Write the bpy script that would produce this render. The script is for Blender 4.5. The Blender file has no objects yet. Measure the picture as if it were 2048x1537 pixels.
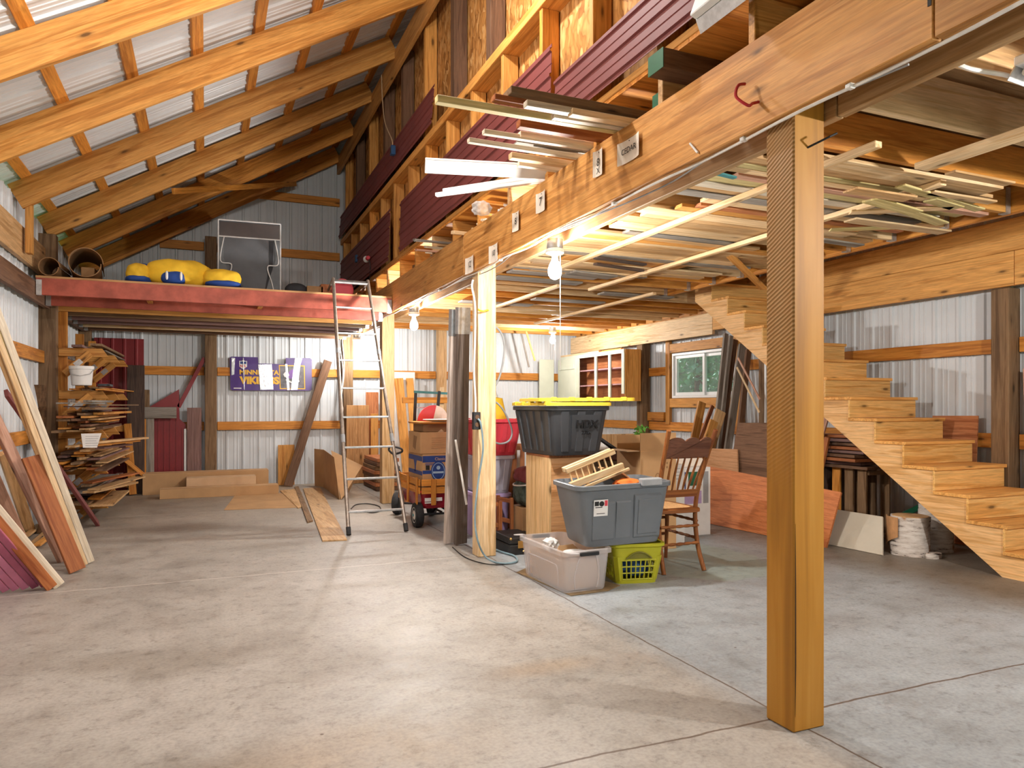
import bpy, bmesh, math, random
from mathutils import Vector, Matrix
R = random.Random(11)
SC = bpy.context.scene
COL = SC.collection
# ------------------------------------------------------------------ camera
F_PX, HZ, CAM_H, YAW = 1440.0, 812.0, 1.22, math.radians(23)
cam_d = bpy.data.cameras.new('camera'); cam = bpy.data.objects.new('camera', cam_d); COL.objects.link(cam)
cam_d.sensor_width = 36.0; cam_d.lens = 36.0 * F_PX / 2048; cam_d.shift_y = (HZ - 768.5) / 2048
cam_d.clip_start = 0.02; cam_d.clip_end = 200
cam.location = (0, 0, CAM_H); cam.rotation_euler = (math.radians(90), 0, -YAW)
SC.camera = cam
# ------------------------------------------------------------------ world, exposure
W = bpy.data.worlds.new('world'); SC.world = W; W.use_nodes = True
_n = W.node_tree.nodes; _l = W.node_tree.links
_bg = _n['Background']
_tc = _n.new('ShaderNodeTexCoord'); _sx = _n.new('ShaderNodeSeparateXYZ'); _cr = _n.new('ShaderNodeValToRGB')
_l.new(_tc.outputs['Generated'], _sx.inputs[0]); _l.new(_sx.outputs['Z'], _cr.inputs[0])
_cr.color_ramp.elements[0].position = 0.0; _cr.color_ramp.elements[0].color = (.80, .82, .80, 1)
_cr.color_ramp.elements[1].position = 0.6; _cr.color_ramp.elements[1].color = (.78, .88, 1, 1)
_l.new(_cr.outputs[0], _bg.inputs['Color']); _bg.inputs['Strength'].default_value = .5
SC.view_settings.view_transform = 'Standard'; SC.view_settings.look = 'None'
SC.view_settings.gamma = 1.0; SC.view_settings.use_curve_mapping = False
SC.view_settings.exposure = 0.0
_sd = bpy.data.lights.new('sun', 'SUN'); _sd.energy = 7.0; _sd.angle = math.radians(2); _so = bpy.data.objects.new('sun', _sd); COL.objects.link(_so)
_so.rotation_euler = (math.radians(-48), 0, 0)   # high sun behind the end wall: it lights the trees outside the window
# lamps (watts) used by the bulb builder further down
LAMP_W = {'beam_near': 128, 'beam_mid': 140, 'beam_far': 62, 'rear': 90, 'front': 10, 'hang': 130, 'high': 100, 'stair': 235}  # front, hang, high and stair are unseen bulbs serving as fill
# ------------------------------------------------------------------ geometry helpers
CY, SY = math.cos(YAW), math.sin(YAW)
V = Vector
def ray(px, py):
    u = (px - 1024) / F_PX; v = (HZ - py) / F_PX
    return V((SY + CY * u, CY - SY * u, v))
C0 = V((0, 0, CAM_H))
def onz(px, py, z): d = ray(px, py); return C0 + d * ((z - CAM_H) / d.z)
def onx(px, py, x): d = ray(px, py); return C0 + d * (x / d.x)
def ony(px, py, y): d = ray(px, py); return C0 + d * (y / d.y)

def new_obj(name, me, parent=None):
    o = bpy.data.objects.new(name, me); COL.objects.link(o)
    if parent: o.parent = parent
    return o
def T(o, label, cat, group=None):
    o['label'] = label; o['category'] = cat
    if group: o['group'] = group
    return o
def S(o, label, cat='setting'):
    o['kind'] = 'structure'; o['label'] = label; o['category'] = cat
    return o
def empty(name, loc, rz=0, label=None, cat=None, group=None):
    o = bpy.data.objects.new(name, None); COL.objects.link(o); o.location = loc; o.rotation_euler = (0, 0, rz)
    o.empty_display_size = .1
    if label: T(o, label, cat, group)
    return o
def fin(name, bm, mat, parent=None, smooth=False, bevel=0, recenter=None, seg=1):
    """bmesh to one mesh object; top-level ones get their origin at their base"""
    if bevel:
        bmesh.ops.bevel(bm, geom=[e for e in bm.edges if len(e.link_faces) == 2 and e.calc_face_angle(0) > .6], offset=bevel, segments=seg, affect='EDGES', profile=.5)
    bmesh.ops.recalc_face_normals(bm, faces=bm.faces[:])
    off = V((0, 0, 0))
    if parent is None and recenter is not False:
        xs = [v.co.x for v in bm.verts]; ys = [v.co.y for v in bm.verts]; zs = [v.co.z for v in bm.verts]
        off = V(((min(xs) + max(xs)) / 2, (min(ys) + max(ys)) / 2, min(zs)))
        bmesh.ops.translate(bm, verts=bm.verts[:], vec=-off)
    me = bpy.data.meshes.new(name); bm.to_mesh(me); bm.free()
    if mat: me.materials.append(mat)
    if smooth:
        for p in me.polygons: p.use_smooth = True
        try: me.set_sharp_from_angle(angle=math.radians(40))
        except Exception: pass
    o = new_obj(name, me, parent); o.location = off
    return o
def B(): return bmesh.new()
def box(bm, lo, hi, M=None):
    lo = V(lo); hi = V(hi); c = (lo + hi) / 2; s = hi - lo
    r = bmesh.ops.create_cube(bm, size=1.0)
    m = Matrix.Translation(c) @ Matrix.Diagonal((abs(s.x), abs(s.y), abs(s.z), 1))
    bmesh.ops.transform(bm, matrix=(M @ m) if M else m, verts=r['verts'])
    return r['verts']
def frame_of(p0, p1, wdir):
    X = (V(p1) - V(p0)); L = X.length; X = X / L
    w = V(wdir); w = w - X * w.dot(X)
    if w.length < 1e-4: w = V((1, 0, 0)) - X * X.x
    Wd = w.normalized(); N = X.cross(Wd)
    M = Matrix(((X.x, Wd.x, N.x), (X.y, Wd.y, N.y), (X.z, Wd.z, N.z))).to_4x4()
    M.translation = (V(p0) + V(p1)) / 2
    return M, L
def bar(bm, p0, p1, w, t, wdir=(0, 0, 1)):
    M, L = frame_of(p0, p1, wdir)
    return box(bm, (-L / 2, -w / 2, -t / 2), (L / 2, w / 2, t / 2), M)
def board(name, p0, p1, w, t, mat, label=None, cat='board', group=None, wdir=(0, 0, 1), parent=None, bevel=.003, cut0=0, cut1=0):
    """a sawn board: local X along its length, w along wdir, t across; cut0/cut1 skew the ends"""
    M, L = frame_of(p0, p1, wdir)
    bm = B(); vs = box(bm, (-L / 2, -w / 2, -t / 2), (L / 2, w / 2, t / 2))
    for v in vs:
        if cut0 and v.co.x < 0 : v.co.x += cut0 * (v.co.y / w + .5)
        if cut1 and v.co.x > 0 : v.co.x -= cut1 * (v.co.y / w + .5)
    o = fin(name, bm, mat, parent, bevel=min(bevel, t * .2, w * .2), recenter=False)
    if parent: o.matrix_local = M
    else: o.matrix_world = M
    if label: T(o, label, cat, group)
    return o
def tube(bm, pts, r, seg=8, closed=False):
    pts = [V(p) for p in pts]; n = len(pts); rings = []
    rr = r if isinstance(r, (list, tuple)) else [r] * n
    up = V((0, 0, 1)); prev = None
    for i, p in enumerate(pts):
        a = pts[i - 1] if (i > 0 or closed) else p; b = pts[(i + 1) % n] if (i < n - 1 or closed) else p
        d = (b - a)
        if d.length < 1e-9: d = V((0, 0, 1))
        d.normalize()
        if prev is None:
            s = d.cross(up)
            if s.length < .05: s = d.cross(V((1, 0, 0)))
        else: s = prev - d * prev.dot(d)
        s.normalize(); t = d.cross(s); prev = s
        rings.append([bm.verts.new(p + (s * math.cos(k * 2 * math.pi / seg) + t * math.sin(k * 2 * math.pi / seg)) * rr[i]) for k in range(seg)])
    m = n if closed else n - 1
    for i in range(m):
        a, b = rings[i], rings[(i + 1) % n]
        for k in range(seg): bm.faces.new((a[k], a[(k + 1) % seg], b[(k + 1) % seg], b[k]))
    if not closed:
        bm.faces.new(rings[0][::-1]); bm.faces.new(rings[-1])
def smooth_pts(pts, n=6):
    pts = [V(p) for p in pts]; out = []
    P = [pts[0]] + pts + [pts[-1]]
    for i in range(1, len(P) - 2):
        p0, p1, p2, p3 = P[i - 1], P[i], P[i + 1], P[i + 2]
        for k in range(n):
            t = k / n
            out.append(.5 * ((2 * p1) + (p2 - p0) * t + (2 * p0 - 5 * p1 + 4 * p2 - p3) * t * t + (3 * p1 - p0 - 3 * p2 + p3) * t ** 3))
    out.append(pts[-1]); return out
def lathe(bm, prof, seg=24, M=None, cap=True):
    rings = []
    for r, z in prof:
        rings.append([bm.verts.new(V((r * math.cos(2 * math.pi * k / seg), r * math.sin(2 * math.pi * k / seg), z))) for k in range(seg)])
    for a, b in zip(rings, rings[1:]):
        for k in range(seg): bm.faces.new((a[k], a[(k + 1) % seg], b[(k + 1) % seg], b[k]))
    if cap:
        bm.faces.new(rings[0][::-1]); bm.faces.new(rings[-1])
    if M:
        bmesh.ops.transform(bm, matrix=M, verts=[v for r in rings for v in r])
def prism(bm, poly, fn, d):
    """poly in 2D mapped by fn(a,b)->point, thickened by vector d"""
    a = [bm.verts.new(fn(*p)) for p in poly]; b = [bm.verts.new(fn(*p) + V(d)) for p in poly]
    n = len(poly); bm.faces.new(a); bm.faces.new(b[::-1])
    for i in range(n): bm.faces.new((a[i], b[i], b[(i + 1) % n], a[(i + 1) % n]))
def rrect(hx, hy, r, n=4):
    pts = []
    for cx, cy, a0 in ((hx - r, hy - r, 0), (-hx + r, hy - r, 90), (-hx + r, -hy + r, 180), (hx - r, -hy + r, 270)):
        for k in range(n + 1):
            a = math.radians(a0 + 90 * k / n); pts.append((cx + r * math.cos(a), cy + r * math.sin(a)))
    return pts
def loft(bm, loops, cap0=True, cap1=True):
    rs = [[bm.verts.new(V(p)) for p in lp] for lp in loops]
    for a, b in zip(rs, rs[1:]):
        n = len(a)
        for k in range(n): bm.faces.new((a[k], a[(k + 1) % n], b[(k + 1) % n], b[k]))
    if cap0: bm.faces.new(rs[0][::-1])
    if cap1: bm.faces.new(rs[-1])
    return rs
def rl(hx, hy, r, z, n=4): return [(x, y, z) for x, y in rrect(hx, hy, r, n)]
def text(s, size, mat, name, parent, M, ext=.0015, align='CENTER', sx=1.0, bold=0, fit=None):
    cu = bpy.data.curves.new(name, 'FONT'); cu.body = s; cu.size = size; cu.extrude = ext; cu.offset = bold
    cu.align_x = align; cu.align_y = 'CENTER'
    o = bpy.data.objects.new(name, cu); COL.objects.link(o)
    dg = bpy.context.evaluated_depsgraph_get(); dg.update()
    me = bpy.data.meshes.new_from_object(o.evaluated_get(dg))
    bpy.data.objects.remove(o)
    me.materials.clear(); me.materials.append(mat)
    if fit:
        xs = [v.co.x for v in me.vertices]; ys = [v.co.y for v in me.vertices]; cx, cy = (min(xs) + max(xs)) / 2, (min(ys) + max(ys)) / 2
        for v in me.vertices: v.co.x = (v.co.x - cx) * fit[0] / (max(xs) - min(xs)); v.co.y = (v.co.y - cy) * fit[1] / (max(ys) - min(ys))
    q = new_obj(name, me, parent); m = M @ Matrix.Diagonal((sx, 1, 1, 1))
    if parent: q.matrix_local = m
    else: q.matrix_world = m
    return q
def mat3(X, Y, o):
    X = V(X).normalized(); Y = V(Y); Y = (Y - X * Y.dot(X)).normalized(); Z = X.cross(Y)
    M = Matrix(((X.x, Y.x, Z.x), (X.y, Y.y, Z.y), (X.z, Y.z, Z.z))).to_4x4(); M.translation = V(o); return M
ORD = ['first', 'second', 'third', 'fourth', 'fifth', 'sixth', 'seventh', 'eighth', 'ninth', 'tenth', 'eleventh', 'twelfth', 'thirteenth',
       'fourteenth', 'fifteenth', 'sixteenth', 'seventeenth', 'eighteenth', 'nineteenth', 'twentieth']
TENS = {2: 'twenty', 3: 'thirty', 4: 'forty', 5: 'fifty', 6: 'sixty', 7: 'seventy', 8: 'eighty'}
def nth(i):
    if i < 20: return ORD[i]
    n = i + 1
    if n % 10 == 0: return {30: 'thirtieth', 40: 'fortieth', 50: 'fiftieth', 60: 'sixtieth', 70: 'seventieth', 80: 'eightieth', 20: 'twentieth'}[n]
    return TENS[n // 10] + '-' + ORD[n % 10 - 1]
# ------------------------------------------------------------------ materials
def nodes_of(name, rough=.6, metal=0.0, spec=.4):
    m = bpy.data.materials.new(name); m.use_nodes = True
    nt = m.node_tree; p = nt.nodes['Principled BSDF']
    p.inputs['Roughness'].default_value = rough; p.inputs['Metallic'].default_value = metal
    p.inputs['Specular IOR Level'].default_value = spec
    return m, nt, p
def N(nt, t, **k):
    n = nt.nodes.new('ShaderNode' + t)
    for a, b in k.items():
        if a in n.inputs: n.inputs[a].default_value = b
        else: setattr(n, a, b)
    return n
def ramp(nt, src, stops):
    r = nt.nodes.new('ShaderNodeValToRGB'); e = r.color_ramp.elements
    while len(e) < len(stops): e.new(.5)
    for el, (p, c) in zip(e, stops):
        el.position = p; el.color = (*c, 1) if len(c) == 3 else c
    nt.links.new(src, r.inputs[0]); return r.outputs[0]
def mixc(nt, a, b, fac, mode='MIX'):
    m = nt.nodes.new('ShaderNodeMix'); m.data_type = 'RGBA'; m.blend_type = mode
    for sock, val in ((m.inputs['Factor'], fac), (m.inputs[6], a), (m.inputs[7], b)):
        if hasattr(val, 'is_output') or hasattr(val, 'links'): nt.links.new(val, sock)
        else: sock.default_value = val if isinstance(val, float) else (*val, 1)
    return m.outputs[2]
def mth(nt, op, a, b=None):
    m = nt.nodes.new('ShaderNodeMath'); m.operation = op
    for i, v in enumerate((a, b)):
        if v is None: continue
        if hasattr(v, 'links'): nt.links.new(v, m.inputs[i])
        else: m.inputs[i].default_value = v
    return m.outputs[0]
def objcoord(nt, axis='X', along=.7, across=9.0, rnd=True):
    tc = N(nt, 'TexCoord'); mp = N(nt, 'Mapping')
    s = {'X': (along, across, across), 'Y': (across, along, across), 'Z': (across, across, along)}[axis]
    mp.inputs['Scale'].default_value = s
    if rnd:
        oi = N(nt, 'ObjectInfo'); ad = N(nt, 'VectorMath', operation='ADD')
        ml = N(nt, 'VectorMath', operation='SCALE'); ml.inputs[0].default_value = (31.7, 17.3, 53.9)
        nt.links.new(oi.outputs['Random'], ml.inputs['Scale'])
        nt.links.new(tc.outputs['Object'], ad.inputs[0]); nt.links.new(ml.outputs[0], ad.inputs[1])
        nt.links.new(ad.outputs[0], mp.inputs[0])
    else: nt.links.new(tc.outputs['Object'], mp.inputs[0])
    return mp.outputs[0], tc
def bump(nt, p, h, s=.2, d=.01):
    b = N(nt, 'Bump'); b.inputs['Strength'].default_value = s; b.inputs['Distance'].default_value = d
    nt.links.new(h, b.inputs['Height']); nt.links.new(b.outputs[0], p.inputs['Normal'])
_wood = {}
def wood(c1, c2, axis='X', knots=True, rough=.6, vary=.35, across=10.0, stain=0.0, contrast=1.0):
    key = (c1, c2, axis, knots, rough, vary, across, stain)
    if key in _wood: return _wood[key]
    m, nt, p = nodes_of('wood_%d' % len(_wood), rough, 0, .3)
    vec, tc = objcoord(nt, axis, .55, across)
    n1 = N(nt, 'TexNoise', Scale=1.6, Detail=5.0, Roughness=.6, Distortion=.9); nt.links.new(vec, n1.inputs[0])
    n2 = N(nt, 'TexNoise', Scale=7.0, Detail=3.0, Roughness=.7, Distortion=.3); nt.links.new(vec, n2.inputs[0])
    mid = tuple((a + b) / 2 for a, b in zip(c1, c2)); hi = tuple(min(1, a * 1.12) for a in c1); lo = tuple(a * .72 for a in c2)
    col = ramp(nt, n1.outputs[0], [(.28, lo), (.42, c2), (.5, c1), (.56, mid), (.72, hi)])
    fine = ramp(nt, n2.outputs[0], [(.3, (.74, .72, .70)), (.62, (1.06, 1.06, 1.06))])
    col = mixc(nt, col, fine, 1.0, 'MULTIPLY')
    if knots:
        vk, _ = objcoord(nt, axis, 2.0, 6.5)
        vo = N(nt, 'TexVoronoi', Scale=1.15); nt.links.new(vk, vo.inputs['Vector'])
        kf = ramp(nt, vo.outputs['Distance'], [(.055, (1, 1, 1)), (.10, (.35, .35, .35)), (.17, (0, 0, 0))])
        col = mixc(nt, col, tuple(a * .28 for a in c2), kf)
    if stain:
        n3 = N(nt, 'TexNoise', Scale=.22, Detail=6.0, Roughness=.65); nt.links.new(vec, n3.inputs[0])
        sf = ramp(nt, n3.outputs[0], [(.45, (0, 0, 0)), (.7, (stain, stain, stain))])
        col = mixc(nt, col, (.04, .028, .02), sf)
    if vary:
        oi = N(nt, 'ObjectInfo'); hs = N(nt, 'HueSaturation')
        nt.links.new(mth(nt, 'ADD', mth(nt, 'MULTIPLY', oi.outputs['Random'], vary), 1 - vary * .55), hs.inputs['Value'])
        nt.links.new(col, hs.inputs['Color']); col = hs.outputs[0]
    nt.links.new(col, p.inputs['Base Color'])
    bump(nt, p, n2.outputs[0], .12, .004)
    _wood[key] = m; return m
def plain(name, c, rough=.5, metal=0.0, noise=.12, scale=8.0, spec=.4, bumpy=0, coat=0):
    m, nt, p = nodes_of(name, rough, metal, spec)
    tc = N(nt, 'TexCoord'); n = N(nt, 'TexNoise', Scale=scale, Detail=4.0, Roughness=.6); nt.links.new(tc.outputs['Object'], n.inputs[0])
    a = tuple(x * (1 - noise) for x in c); b = tuple(min(1, x * (1 + noise)) for x in c)
    nt.links.new(ramp(nt, n.outputs[0], [(.35, a), (.65, b)]), p.inputs['Base Color'])
    if bumpy: bump(nt, p, n.outputs[0], bumpy, .01)
    if coat: p.inputs['Coat Weight'].default_value = coat
    return m
def glow(name, c, s):
    m, nt, p = nodes_of(name); p.inputs['Emission Color'].default_value = (*c, 1); p.inputs['Emission Strength'].default_value = s
    p.inputs['Base Color'].default_value = (.9, .9, .9, 1); return m
def W_(axis='X', kind='pine'):
    k = {'pine': ((.68, .335, .085), (.52, .215, .042)), 'bright': ((.86, .45, .13), (.70, .32, .075)), 'beam': ((.60, .30, .088), (.46, .20, .047)), 'pale': ((.80, .60, .36), (.66, .43, .21)),
         'orange': ((.68, .29, .052), (.52, .185, .026)), 'ash': ((.56, .47, .41), (.43, .35, .30)), 'soot': ((.15, .115, .095), (.09, .07, .058)), 'grey': ((.34, .31, .27), (.22, .19, .16)), 'dark': ((.10, .062, .045), (.055, .035, .028)),
         'brown': ((.27, .165, .085), (.17, .095, .045)), 'cedar': ((.42, .15, .05), (.30, .085, .025)), 'cream': ((.80, .72, .58), (.72, .62, .46)),
         'tan': ((.62, .40, .20), (.50, .29, .12)), 'ply': ((.60, .34, .15), (.48, .24, .09)), 'redply': ((.52, .21, .085), (.36, .12, .045)),
         'umber': ((.19, .10, .055), (.12, .06, .032)), 'plum': ((.27, .16, .14), (.19, .105, .095)), 'olive': ((.66, .56, .27), (.52, .42, .17)),
         'chair': ((.33, .12, .032), (.20, .06, .018)), 'rose': ((.58, .34, .24), (.46, .24, .16))}[kind]
    if kind in ('grey', 'dark', 'umber', 'plum', 'soot'): return wood(k[0], k[1], axis, False, .7, .4, stain=.35)
    if kind == 'brown': return wood(k[0], k[1], axis, True, .7, .3, stain=.4)
    return wood(k[0], k[1], axis, kind not in ('cream', 'redply'), .55, .32)
# front post: rough circular-saw marks across its left face
def saw_post():
    m, nt, p = nodes_of('sawn_post', .55, 0, .35)
    vec, tc = objcoord(nt, 'Z', .5, 9, rnd=False)
    n1 = N(nt, 'TexNoise', Scale=1.5, Detail=5.0, Distortion=.8); nt.links.new(vec, n1.inputs[0])
    col = ramp(nt, n1.outputs[0], [(.3, (.30, .125, .012)), (.5, (.44, .195, .02)), (.7, (.51, .25, .04))])
    ge = N(nt, 'NewGeometry'); sp = N(nt, 'SeparateXYZ'); nt.links.new(ge.outputs['Normal'], sp.inputs[0])
    left = mth(nt, 'LESS_THAN', sp.outputs['X'], -.5)
    so = N(nt, 'SeparateXYZ'); nt.links.new(tc.outputs['Object'], so.inputs[0])
    nz = N(nt, 'TexNoise', Scale=3.0, Detail=2.0); nt.links.new(tc.outputs['Object'], nz.inputs[0])
    ph = mth(nt, 'ADD', mth(nt, 'ADD', mth(nt, 'MULTIPLY', so.outputs['Y'], 215.0), mth(nt, 'MULTIPLY', so.outputs['Z'], 370.0)), mth(nt, 'MULTIPLY', nz.outputs[0], 9.0))
    saw = mth(nt, 'ADD', mth(nt, 'MULTIPLY', mth(nt, 'SINE', ph), .5), .5)
    # the marks fade out towards the foot of the post
    zf = N(nt, 'MapRange'); zf.inputs['From Min'].default_value = .9; zf.inputs['From Max'].default_value = 1.5
    nt.links.new(so.outputs['Z'], zf.inputs['Value'])
    amt = mth(nt, 'MULTIPLY', left, zf.outputs[0])
    sc = ramp(nt, saw, [(.25, (.17, .085, .032)), (.6, (.30, .175, .08)), (.9, (.48, .32, .17))])
    col = mixc(nt, col, sc, mth(nt, 'MULTIPLY', amt, mth(nt, 'ADD', .25, mth(nt, 'MULTIPLY', n1.outputs[0], .75))))
    nt.links.new(col, p.inputs['Base Color'])
    bump(nt, p, mth(nt, 'MULTIPLY', saw, amt), .5, .006)
    return m
def concrete():
    m, nt, p = nodes_of('concrete', .45, 0, .35)
    tc = N(nt, 'TexCoord'); o = tc.outputs['Object']
    n1 = N(nt, 'TexNoise', Scale=.55, Detail=7.0, Roughness=.62); nt.links.new(o, n1.inputs[0])
    n2 = N(nt, 'TexNoise', Scale=3.2, Detail=9.0, Roughness=.7); nt.links.new(o, n2.inputs[0])
    n3 = N(nt, 'TexNoise', Scale=60.0, Detail=3.0); nt.links.new(o, n3.inputs[0])
    col = ramp(nt, n1.outputs[0], [(.3, (.26, .238, .21)), (.5, (.345, .322, .288)), (.7, (.42, .394, .36))])
    col = mixc(nt, col, ramp(nt, n2.outputs[0], [(.3, (.74, .72, .70)), (.5, (1, 1, 1)), (.7, (1.08, 1.08, 1.08))]), 1.0, 'MULTIPLY')
    col = mixc(nt, col, ramp(nt, n3.outputs[0], [(.3, (.86, .86, .86)), (.6, (1.05, 1.05, 1.05))]), 1.0, 'MULTIPLY')
    sp = N(nt, 'SeparateXYZ'); nt.links.new(o, sp.inputs[0])
    X, Y = sp.outputs['X'], sp.outputs['Y']
    def step(v, a, b):
        r = N(nt, 'MapRange'); r.inputs['From Min'].default_value = a; r.inputs['From Max'].default_value = b; nt.links.new(v, r.inputs['Value']); return r.outputs[0]
    # bluish tint past the posts painted in against warm bounced light, dustier brown towards the back and along the walls
    col = mixc(nt, col, mixc(nt, col, (.87, 1.02, 1.20), 1.0, 'MULTIPLY'), step(X, 1.95, 2.15))
    wob = mth(nt, 'ADD', Y, mth(nt, 'MULTIPLY', n1.outputs[0], 3.0))
    col = mixc(nt, col, mixc(nt, col, (.97, .88, .78), 1.0, 'MULTIPLY'), step(wob, 7.6, 11.5))
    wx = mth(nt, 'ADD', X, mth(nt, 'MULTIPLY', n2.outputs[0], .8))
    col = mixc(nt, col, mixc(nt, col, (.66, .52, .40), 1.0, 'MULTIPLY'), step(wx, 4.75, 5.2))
    # oil spots
    n4 = N(nt, 'TexNoise', Scale=1.1, Detail=5.0, Roughness=.55); mp = N(nt, 'Mapping'); mp.inputs['Location'].default_value = (3.3, 1.7, 0)
    nt.links.new(o, mp.inputs[0]); nt.links.new(mp.outputs[0], n4.inputs[0])
    col = mixc(nt, col, (.26, .21, .17), ramp(nt, n4.outputs[0], [(.62, (0, 0, 0)), (.76, (.55, .55, .55))]))
    n5 = N(nt, 'TexVoronoi', Scale=3.4); nt.links.new(o, n5.inputs['Vector'])
    col = mixc(nt, col, (.10, .07, .05), ramp(nt, n5.outputs['Distance'], [(.016, (.9, .9, .9)), (.03, (0, 0, 0))]))
    # green-grey patch near the chair
    def blob(cx, cy, rx, ry, e1=1.02, e0=.96):
        a = mth(nt, 'DIVIDE', mth(nt, 'SUBTRACT', X, cx), rx); b = mth(nt, 'DIVIDE', mth(nt, 'SUBTRACT', Y, cy), ry)
        d = mth(nt, 'SQRT', mth(nt, 'ADD', mth(nt, 'MULTIPLY', a, a), mth(nt, 'MULTIPLY', b, b)))
        d = mth(nt, 'ADD', d, mth(nt, 'MULTIPLY', mth(nt, 'SUBTRACT', n2.outputs[0], .5), .5))
        return step(d, e1, e0)
    col = mixc(nt, col, (.27, .33, .30), mth(nt, 'MULTIPLY', blob(3.55, 4.75, .55, .75), .8))
    def stain(c, amt, *b):
        nonlocal col
        col = mixc(nt, col, mixc(nt, col, c, 1.0, 'MULTIPLY'), mth(nt, 'MULTIPLY', mth(nt, 'MULTIPLY', blob(*b, 1.25, .35), n2.outputs[0]), amt))
    for b in ((-.12, 3.77, .34, .22), (-.45, 3.9, .2, .16), (.1, 2.6, .25, .14), (4.3, 3.1, .6, .3), (3.3, 3.0, .35, .2), (.9, 7.3, .7, .35), (-.2, 7.9, .6, .3), (.6, 6.6, .5, .15)): stain((.62, .56, .50), .9, *b)
    stain((.93, .74, .54), 1.2, 1.455, 3.03, .28, .10); stain((.92, .74, .55), 1.0, .5, 2.5, .5, .3)
    nf = N(nt, 'TexNoise', Scale=14.0, Detail=8.0, Roughness=.75); nt.links.new(o, nf.inputs[0])
    col = mixc(nt, col, ramp(nt, nf.outputs[0], [(.34, (.70, .68, .66)), (.46, (1, 1, 1)), (.60, (1.06, 1.06, 1.06))]), 1.0, 'MULTIPLY')
    # control joints and cracks
    nw = N(nt, 'TexNoise', Scale=2.5, Detail=5.0, Roughness=.6); nt.links.new(o, nw.inputs[0])
    w = mth(nt, 'MULTIPLY', mth(nt, 'SUBTRACT', nw.outputs[0], .5), .05)
    def line(v, at, half, wb=w):
        d = mth(nt, 'ABSOLUTE', mth(nt, 'ADD', mth(nt, 'SUBTRACT', v, at), wb)); return step(d, half, half * .4)
    dark = mth(nt, 'MAXIMUM', line(X, 2.09, .007), line(Y, 2.19, .008))
    nearx = mth(nt, 'MULTIPLY', line(Y, 5.5, .006), mth(nt, 'GREATER_THAN', X, 2.1))
    col = mixc(nt, col, (.10, .065, .045), mth(nt, 'MULTIPLY', mth(nt, 'MAXIMUM', dark, nearx), .9))
    pale = mth(nt, 'MULTIPLY', mth(nt, 'MAXIMUM', line(Y, 5.5, .009), line(Y, 8.95, .010)), mth(nt, 'LESS_THAN', X, 2.05))
    col = mixc(nt, col, (.62, .58, .52), mth(nt, 'MULTIPLY', pale, .7))
    nt.links.new(col, p.inputs['Base Color'])
    nt.links.new(ramp(nt, n2.outputs[0], [(.3, (.36, .36, .36)), (.7, (.58, .58, .58))]), p.inputs['Roughness'])
    bump(nt, p, n2.outputs[0], .10, .006)
    return m
def osb():
    m, nt, p = nodes_of('osb', .7, 0, .2)
    tc = N(nt, 'TexCoord'); nz = N(nt, 'TexNoise', Scale=6.0, Detail=2.0); nt.links.new(tc.outputs['Object'], nz.inputs[0])
    ad = N(nt, 'VectorMath', operation='MULTIPLY_ADD'); nt.links.new(nz.outputs['Color'], ad.inputs[0]); ad.inputs[1].default_value = (.14, .14, .14)
    nt.links.new(tc.outputs['Object'], ad.inputs[2])
    mp = N(nt, 'Mapping'); mp.inputs['Scale'].default_value = (14, 30, 11); nt.links.new(ad.outputs[0], mp.inputs[0])
    v = N(nt, 'TexVoronoi', Scale=1.0); nt.links.new(mp.outputs[0], v.inputs['Vector'])
    s = N(nt, 'SeparateColor'); nt.links.new(v.outputs['Color'], s.inputs[0])
    col = ramp(nt, s.outputs[0], [(0, (.30, .125, .03)), (.3, (.46, .21, .055)), (.65, (.58, .29, .085)), (1, (.70, .41, .16))])
    col = mixc(nt, col, ramp(nt, v.outputs['Distance'], [(.3, (1, 1, 1)), (.75, (.62, .56, .5))]), .8, 'MULTIPLY')
    nt.links.new(col, p.inputs['Base Color']); bump(nt, p, v.outputs['Distance'], .2, .004); return m
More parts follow.
